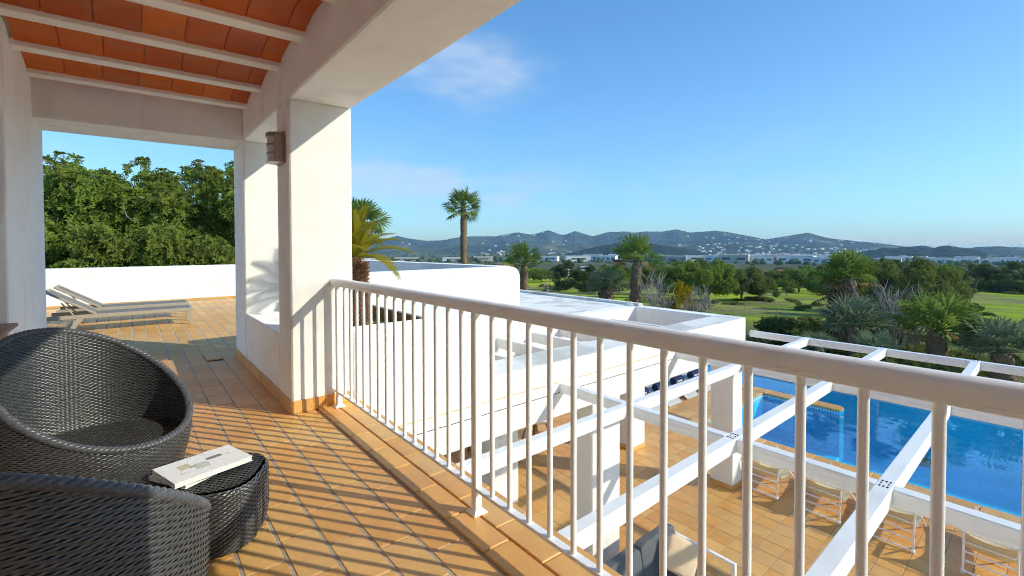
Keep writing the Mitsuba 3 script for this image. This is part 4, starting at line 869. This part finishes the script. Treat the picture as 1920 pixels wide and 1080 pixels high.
for i, a in enumerate(((1010, 560, 30, 1.3, 1.9, 'grey green shrub right of the parapet corner', 'olive_leaf'), (1075, 560, 30, 1.5, 1.7, 'olive green shrub beyond the roof kerb', 'olive_leaf'), (1120, 575, 29, 1.2, 1.5, 'dark shrub at the foot of the stout palm', 'dark_leaf'),
    (1170, 560, 33, 1.0, 2.0, 'mid green shrub behind the thick trunked palm', 'fresh_leaf'), (1255, 530, 32, .9, 3.0, 'shrub with bright yellow leaves among the bare twigs', 'yellow_leaf'), (1228, 560, 30, .6, 1.5, 'low yellow leaved shrub beside the thick trunked palm', 'yellow_leaf'), (1300, 600, 28, 1.2, 1.0, 'low olive shrub behind the porch roof corner', 'olive_leaf'),
    (1355, 610, 27, 1.1, .7, 'low dry shrub by the porch roof corner', 'olive_leaf'), (1480, 600, 30, 1.8, 1.2, 'dark green bramble in the meadow left of the bushy palm', 'dark_leaf'), (1545, 615, 26, 1.4, 1.3, 'dark bramble below the bushy palm', 'dark_leaf'),
    (1700, 640, 22, 1.4, 1.2, 'grey leaved shrub between the two broad palms', 'olive_leaf'), (1690, 655, 20, .9, 1.0, 'yellow flowering shrub left of the brown palm trunk', 'yellow_leaf'), (1735, 662, 19.4, .7, .9, 'yellow flowering shrub touching the brown palm trunk', 'yellow_leaf'), (1800, 672, 19.2, .6, .6, 'small yellow flowering shrub right of the brown palm trunk', 'yellow_leaf'),
    (1650, 640, 21, 1.1, 1.1, 'fresh green shrub left of the yellow flowering shrub', 'fresh_leaf'), (1770, 610, 26, 1.6, .9, 'low green shrub behind the broad palm', 'olive_leaf'), (1875, 550, 62, 1.6, .8, 'dry brown shrub in the right meadow', 'dry_leaf'), (1895, 552, 60, 1.8, .7, 'dark low shrub at the right edge of the meadow', 'olive_leaf'), (1760, 528, 95, 3.4, 2.2, 'dark solitary bush on the far right meadow', 'dark_leaf'),
    (1435, 545, 98, 2.6, .6, 'dry brush under the meadow trees', 'olive_leaf'), (1640, 600, 28, 1.2, 1.6, 'dark shrub at the foot of the leafless tree', 'dark_leaf'))):
    shrub(*a, n=int(900+500*a[3]/1.2) if a[2] < 40 else 1500, size=.15 if a[2] < 40 else .32, seed=400+i)
r9 = np.random.default_rng(91)
for i in range(62):
    px = r9.uniform(1400, 1640) if i < 16 else (r9.uniform(1000, 1400) if i < 24 else r9.uniform(1640, 1930)); d = r9.uniform(24, 46); py = 560
    if i >= 34: px, d = r9.uniform(1330, 1930), r9.uniform(44, 115)
    shrub(px, py, d, r9.uniform(.5, 1.3)*(1 if i < 34 else 1.3), r9.uniform(.35, .9)*(1 if i < 34 else .8), 'low rough scrub on the slope between garden and meadow', ('olive_leaf', 'dark_leaf', 'olive_leaf', 'fresh_leaf')[i % 4], n=500, size=.15, seed=600+i, blobs=6, group='low scrub on the garden slope')
# trees of the plain: four kinds, each tree its own instance
KINDS = {}
for kname, lf, bk_, prof_ in (('broad', 'olive_leaf', 'bark', (.62, .30)), ('round', 'carob_leaf', 'bark', (.55, .25)), ('dense', 'dark_leaf', 'bark', (.45, .12)), ('light', 'fresh_leaf', 'pale_bark', (.55, .30))):
    r = np.random.default_rng(len(KINDS)+60); w, lo = prof_
    br, tips = branches((0, 0, 0), 1.0, w*.8, 7, 4, .028, r); ce, ra = [], []
    for i in range(30):
        a = r.uniform(0, 6.283); q = w*math.sqrt(r.uniform(0, 1.0)); zf = lo+.04+(.90-lo)*r.random()*(1-.35*(q/w)**2); ce.append([q*math.cos(a)*(1.25 if i % 3 == 0 else 1), q*math.sin(a), zf]); s = r.uniform(.07, .21); ra.append([s, s, s*.8])
    scene[f'kind_{kname}'] = {'type': 'shapegroup', 'trunk': mikit.ply(br, 'm_'+bk_, smooth=True), 'crown': mikit.ply(leaves(crown_mats(ce, ra, 2300, .062, r, .3)), 'm_'+lf)}
    KINDS[kname] = 1
def tree(px, d, top_y, wf, kind, label, group=None, rot=None):
    p = at(px, top_y, d); zb = float(land(p[0], p[1])); h = max(p[2]-zb, 1.5); k = thing('tree', label, 'tree', group)
    scene[k] = {'type': 'instance', 'shapegroup': {'type': 'ref', 'id': f'kind_{kind}'}, 'to_world': T((trans(p[0], p[1], zb-.05*h)@rotz(rng.uniform(0, 6.28) if rot is None else rot)@scal(h*wf, h*wf, h*1.06)).tolist())}
for a in ((1392, 96, 498, 1.05, 'broad', 'spreading olive green tree with a visible trunk on the bright meadow'), (1424, 97, 515, .95, 'light', 'small rounded tree touching the spreading meadow tree'), (1330, 88, 486, .95, 'round', 'full green tree left of the spreading meadow tree'), (1282, 80, 487, .9, 'round', 'dark green tree behind the tall bare twigs'), (1300, 110, 484, 1.0, 'broad', 'green tree crown behind the tree beside the bare twigs'),
          (1690, 66, 478, .80, 'broad', 'big dark olive tree right of the bushy palm'), (1652, 70, 482, .75, 'dense', 'dark tree crown left of the big olive tree'), (1735, 72, 490, .75, 'broad', 'olive tree at the right flank of the big dark tree'), (1625, 80, 485, .7, 'broad', 'grey green tree behind the bushy palm'), (1545, 150, 497, 1.0, 'dense', 'dark rounded tree above the meadow edge left of the bushy palm'), (1500, 160, 497, 1.0, 'round', 'round green tree at the far edge of the meadow'), (1470, 170, 502, .9, 'light', 'light green tree at the far edge of the meadow'),
          (1475, 130, 518, .8, 'light', 'small thin tree standing alone on the far meadow'), (1830, 240, 491, 1.25, 'light', 'long pale green tree beyond the right meadow'), (1775, 235, 492, 1.1, 'round', 'green tree beyond the right meadow beside the pale one'), (1890, 225, 489, 1.2, 'dense', 'dark tree at the right edge beyond the meadow'), (1105, 120, 497, 1.0, 'dense', 'dark green tree behind the stout palm'), (1160, 110, 492, .9, 'round', 'green tree just left of the thick trunked palm'), (1060, 130, 489, .8, 'dense', 'dark pointed tree behind the twiggy shrub'), (1235, 95, 492, .9, 'broad', 'olive tree behind the yellow leaved shrub')):
    tree(*a)
r8 = np.random.default_rng(88)
kk = list(KINDS)
for i in range(230):
    px = r8.uniform(700, 1930); d = math.exp(r8.uniform(math.log(170), math.log(1250)))
    if 1330 < px < 1500 and d < 200: continue
    if 1740 < px and d < 225: continue
    h = r8.uniform(3.0, 6.5); p = at(px, 470, d); zb = float(ground(p[0], p[1])); top = 1
    k = thing('belt_tree', 'one of the green trees crowding the plain between the meadow and the town', 'tree', 'trees of the plain before the town'); s = h*r8.uniform(.8, 1.25)
    scene[k] = {'type': 'instance', 'shapegroup': {'type': 'ref', 'id': f'kind_{kk[int(r8.choice(4, p=(.3, .3, .28, .12)))]}'}, 'to_world': T((trans(p[0], p[1], zb-.3)@rotz(r8.uniform(0, 6.28))@scal(s, s, h)).tolist())}
for i in range(60):
    px = r8.uniform(1000, 1930); d = r8.uniform(120, 260)
    if 1400 < px < 1560 and d < 170 or px > 1740 and d < 200: continue
    h = r8.uniform(1.4, 3.0); p = at(px, 470, d); k = thing('belt_tree', 'one of the green trees crowding the plain between the meadow and the town', 'tree', 'trees of the plain before the town'); s = h*r8.uniform(1.3, 2.2)
    scene[k] = {'type': 'instance', 'shapegroup': {'type': 'ref', 'id': f'kind_{kk[int(r8.choice(4, p=(.4, .2, .15, .25)))]}'}, 'to_world': T((trans(p[0], p[1], float(ground(p[0], p[1]))-.25*h)@rotz(r8.uniform(0, 6.28))@scal(s, s*r8.uniform(.7, 1.2), h)).tolist())}
rw = []
for i in range(900):
    px = r8.uniform(650, 1960); d = math.exp(r8.uniform(math.log(1000), math.log(3400))); p = at(px, 470, d); h = r8.uniform(5, 11); rw.append(trans(p[0], p[1], float(land(p[0], p[1]))-.5)@rotz(r8.uniform(0, 6.28))@scal(h*1.2, h*1.2, h))
_blob = trimesh.creation.icosphere(2, .5); _v = np.array(_blob.vertices); _blob.vertices = (_v*(.75+.7*(meshkit.noise(_v*5, 2)))[:, None])+[0, 0, .45]
tag(obj('far_wood', place(_blob, rw), 'dark_leaf', smooth=True), 'far off woods around the town reading as one dark mass', 'wood', kind='stuff')
# grass tufts of garden and meadow
bl = trimesh.Trimesh([[-.05, 0, 0], [.05, 0, 0], [.10, .05, 1], [0, -.05, 0], [0, .05, 0], [-.12, 0, .85], [.03, .04, 0], [-.04, -.03, 0], [-.02, .14, .9]], [[0, 1, 2], [3, 4, 5], [6, 7, 8]], process=False)
gt = {'fresh_leaf': [], 'olive_leaf': []}
for i in range(15000):
    d = 19+70*r8.random()**1.8; h = r8.uniform(math.radians(20), math.radians(90)); x, y = d*math.sin(h), d*math.cos(h)
    if x < 20.8 and -13 < y-SH*(x-1.4) < 13.1: continue
    s = r8.uniform(.06, .22)*(1+.4*(d > 35)); gt['fresh_leaf' if meshkit.noise(np.array([x/7, y/7, 0.]), 5)+r8.normal()*.15 > (.62 if d < 40 else .42) else 'olive_leaf'].append(trans(x, y, float(ground(x, y))-.02)@rotz(r8.uniform(0, 6.28))@scal(s*1.5, s*1.5, s))
tag(obj('grass', place(bl, gt['fresh_leaf']), 'fresh_leaf'), 'fresh green grass of the meadow and garden', 'grass', kind='stuff')
tag(obj('dry_grass', place(bl, gt['olive_leaf']), 'olive_leaf'), 'dull olive grass of the meadow and garden', 'grass', kind='stuff')
# ------------------------------------------------------------------ town
mat('town_white', (.76, .76, .73), .8); mat('town_cream', (.52, .46, .36), .8); mat('town_grey', (.36, .37, .38), .8); mat('town_glass', (.05, .06, .08), .3); mat('town_roof', (.48, .47, .45), .85); mat('tile_roof', (.34, .15, .09), .8); mat('town_pink', (.45, .25, .20), .8)
def building(px, d, w, dp, h, wall, label, group=None, wins=5, roof='town_roof', name='warehouse', cat_='warehouse', ang=None):
    p = at(px, 480, d); z = float(ground(p[0], p[1])); k = thing(name, label, cat_, group); Mb = trans(p[0], p[1], z)@rotz(-heading(px)+(r8.uniform(-.25, .25) if ang is None else ang))
    def put(nm, m, b): m.apply_transform(Mb); obj(nm, m, b, k)
    h *= 1.35 if name == 'warehouse' else 1.0
    put('wall', box(-w/2, w/2, 0, dp, -3, h, .05), wall); put('roof', box(-w/2-.3, w/2+.3, -.3, dp+.3, h+.01, h+.9, .1), roof)
    for i in range(wins):
        a = -w/2+w*(i+.2)/wins; put('window', box(a, a+w/wins*.6, -.12, -.02, h*.40, h*.68, .02), 'town_glass')
    put('door', box(w*.1, w*.1+min(6, w*.12), -.14, -.02, 0, h*.36, .02), 'town_grey')
WH = [(1020, 1250, 70, 9), (1085, 1180, 60, 10), (1110, 1300, 50, 12), (1135, 1150, 46, 11), (1165, 1220, 60, 13), (1195, 1180, 60, 12), (1225, 1320, 50, 13), (1262, 1240, 60, 10), (1310, 1300, 60, 11), (1345, 1200, 56, 12), (1375, 1160, 60, 13), (1405, 1280, 62, 13), (1430, 1180, 40, 11), (1458, 1220, 60, 13), (1490, 1200, 70, 12), (1520, 1260, 70, 13), (1545, 1180, 40, 10), (905, 1300, 50, 8), (850, 1340, 60, 7), (760, 1320, 60, 7), (690, 1350, 50, 6)]
tones = ('white', 'cream', 'grey')
for i, (px, d, w, h) in enumerate(WH):
    building(px, d, w, 30, h, 'town_'+tones[int(r8.choice(3, p=(.66, .2, .14)))], 'long low warehouse with a flat roof in the industrial belt below the hills', 'warehouses below the hills', wins=int(r8.integers(1, 5)))
for i in range(40):
    px = r8.uniform(1650, 1925); d = r8.uniform(1500, 2000); w = r8.uniform(14, 34)
    building(px, d, w, 16, r8.uniform(8, 15), 'town_white', 'white flat roofed apartment block in the town on the right', 'white blocks of the right hand town', wins=4, name='apartment_block', cat_='apartment block')
building(948, 420, 14, 10, 5, 'town_pink', 'small reddish pink house beyond the parapet', None, 3, 'tile_roof', 'pink_house', 'house'); building(1082, 300, 15, 9, 2.6, 'town_white', 'low white shed with pale roof left of the stout palm', None, 3, 'town_roof', 'shed', 'shed'); building(1098, 305, 7, 8, 4.5, 'town_glass', 'small blue grey shed beside the low white shed', None, 1, 'town_grey', 'shed', 'shed')
building(1150, 235, 12, 7, 3.0, 'town_cream', 'low ruined stone hut on the meadow left of the thick trunked palm', None, 2, 'town_cream', 'stone_hut', 'hut'); building(1485, 300, 16, 10, 3.5, 'town_pink', 'low red roofed farm building at the end of the meadow', None, 3, 'tile_roof', 'farm_building', 'house')
hb = mikit.ply(box(-.5, .5, -.5, .5, -.6, .5, .02)); hr_ = mikit.ply(box(-.53, .53, -.53, .53, .501, .58, .01))
def house(px, d):
    p = at(px, 460, d); z = float(land(p[0], p[1])); w = r8.uniform(11, 24); k = thing('hill_house', 'small white house among the trees on the hillside', 'house', 'white houses scattered over the hills'); m = trans(p[0], p[1], z+2)@rotz(r8.uniform(0, 3))@scal(w, w*r8.uniform(.6, .9), r8.uniform(7, 11))
    obj('wall', hb, 'town_white', k, to_world=m); obj('roof', hr_, 'town_roof', k, to_world=m)
for i in range(70): house(r8.choice([r8.uniform(940, 1080), r8.uniform(1280, 1440), r8.uniform(1440, 1640), r8.uniform(740, 1100)], p=(.3, .35, .25, .1)), r8.uniform(4000, 5000))
for i in range(228): house(r8.uniform(1290, 1650) if r8.random() < .8 else r8.uniform(900, 1290), r8.uniform(2700, 3600))
# ------------------------------------------------------------------ haze
scene['haze_air'] = {'type': 'homogeneous', 'albedo': {'type': 'rgb', 'value': [.95, .95, .95]}, 'sigma_t': {'type': 'rgb', 'value': [.000034, .000060, .000106]}}
scene['haze'] = {'type': 'cube', 'bsdf': {'type': 'null'}, 'interior': {'type': 'ref', 'id': 'haze_air'}, 'to_world': T((trans(0, 0, 150-40)@scal(84000, 84000, 190)).tolist())}
tag('haze', 'thin bluish haze over the distant hills', kind='stuff')
scene['camera']['medium'] = {'type': 'ref', 'id': 'haze_air'}
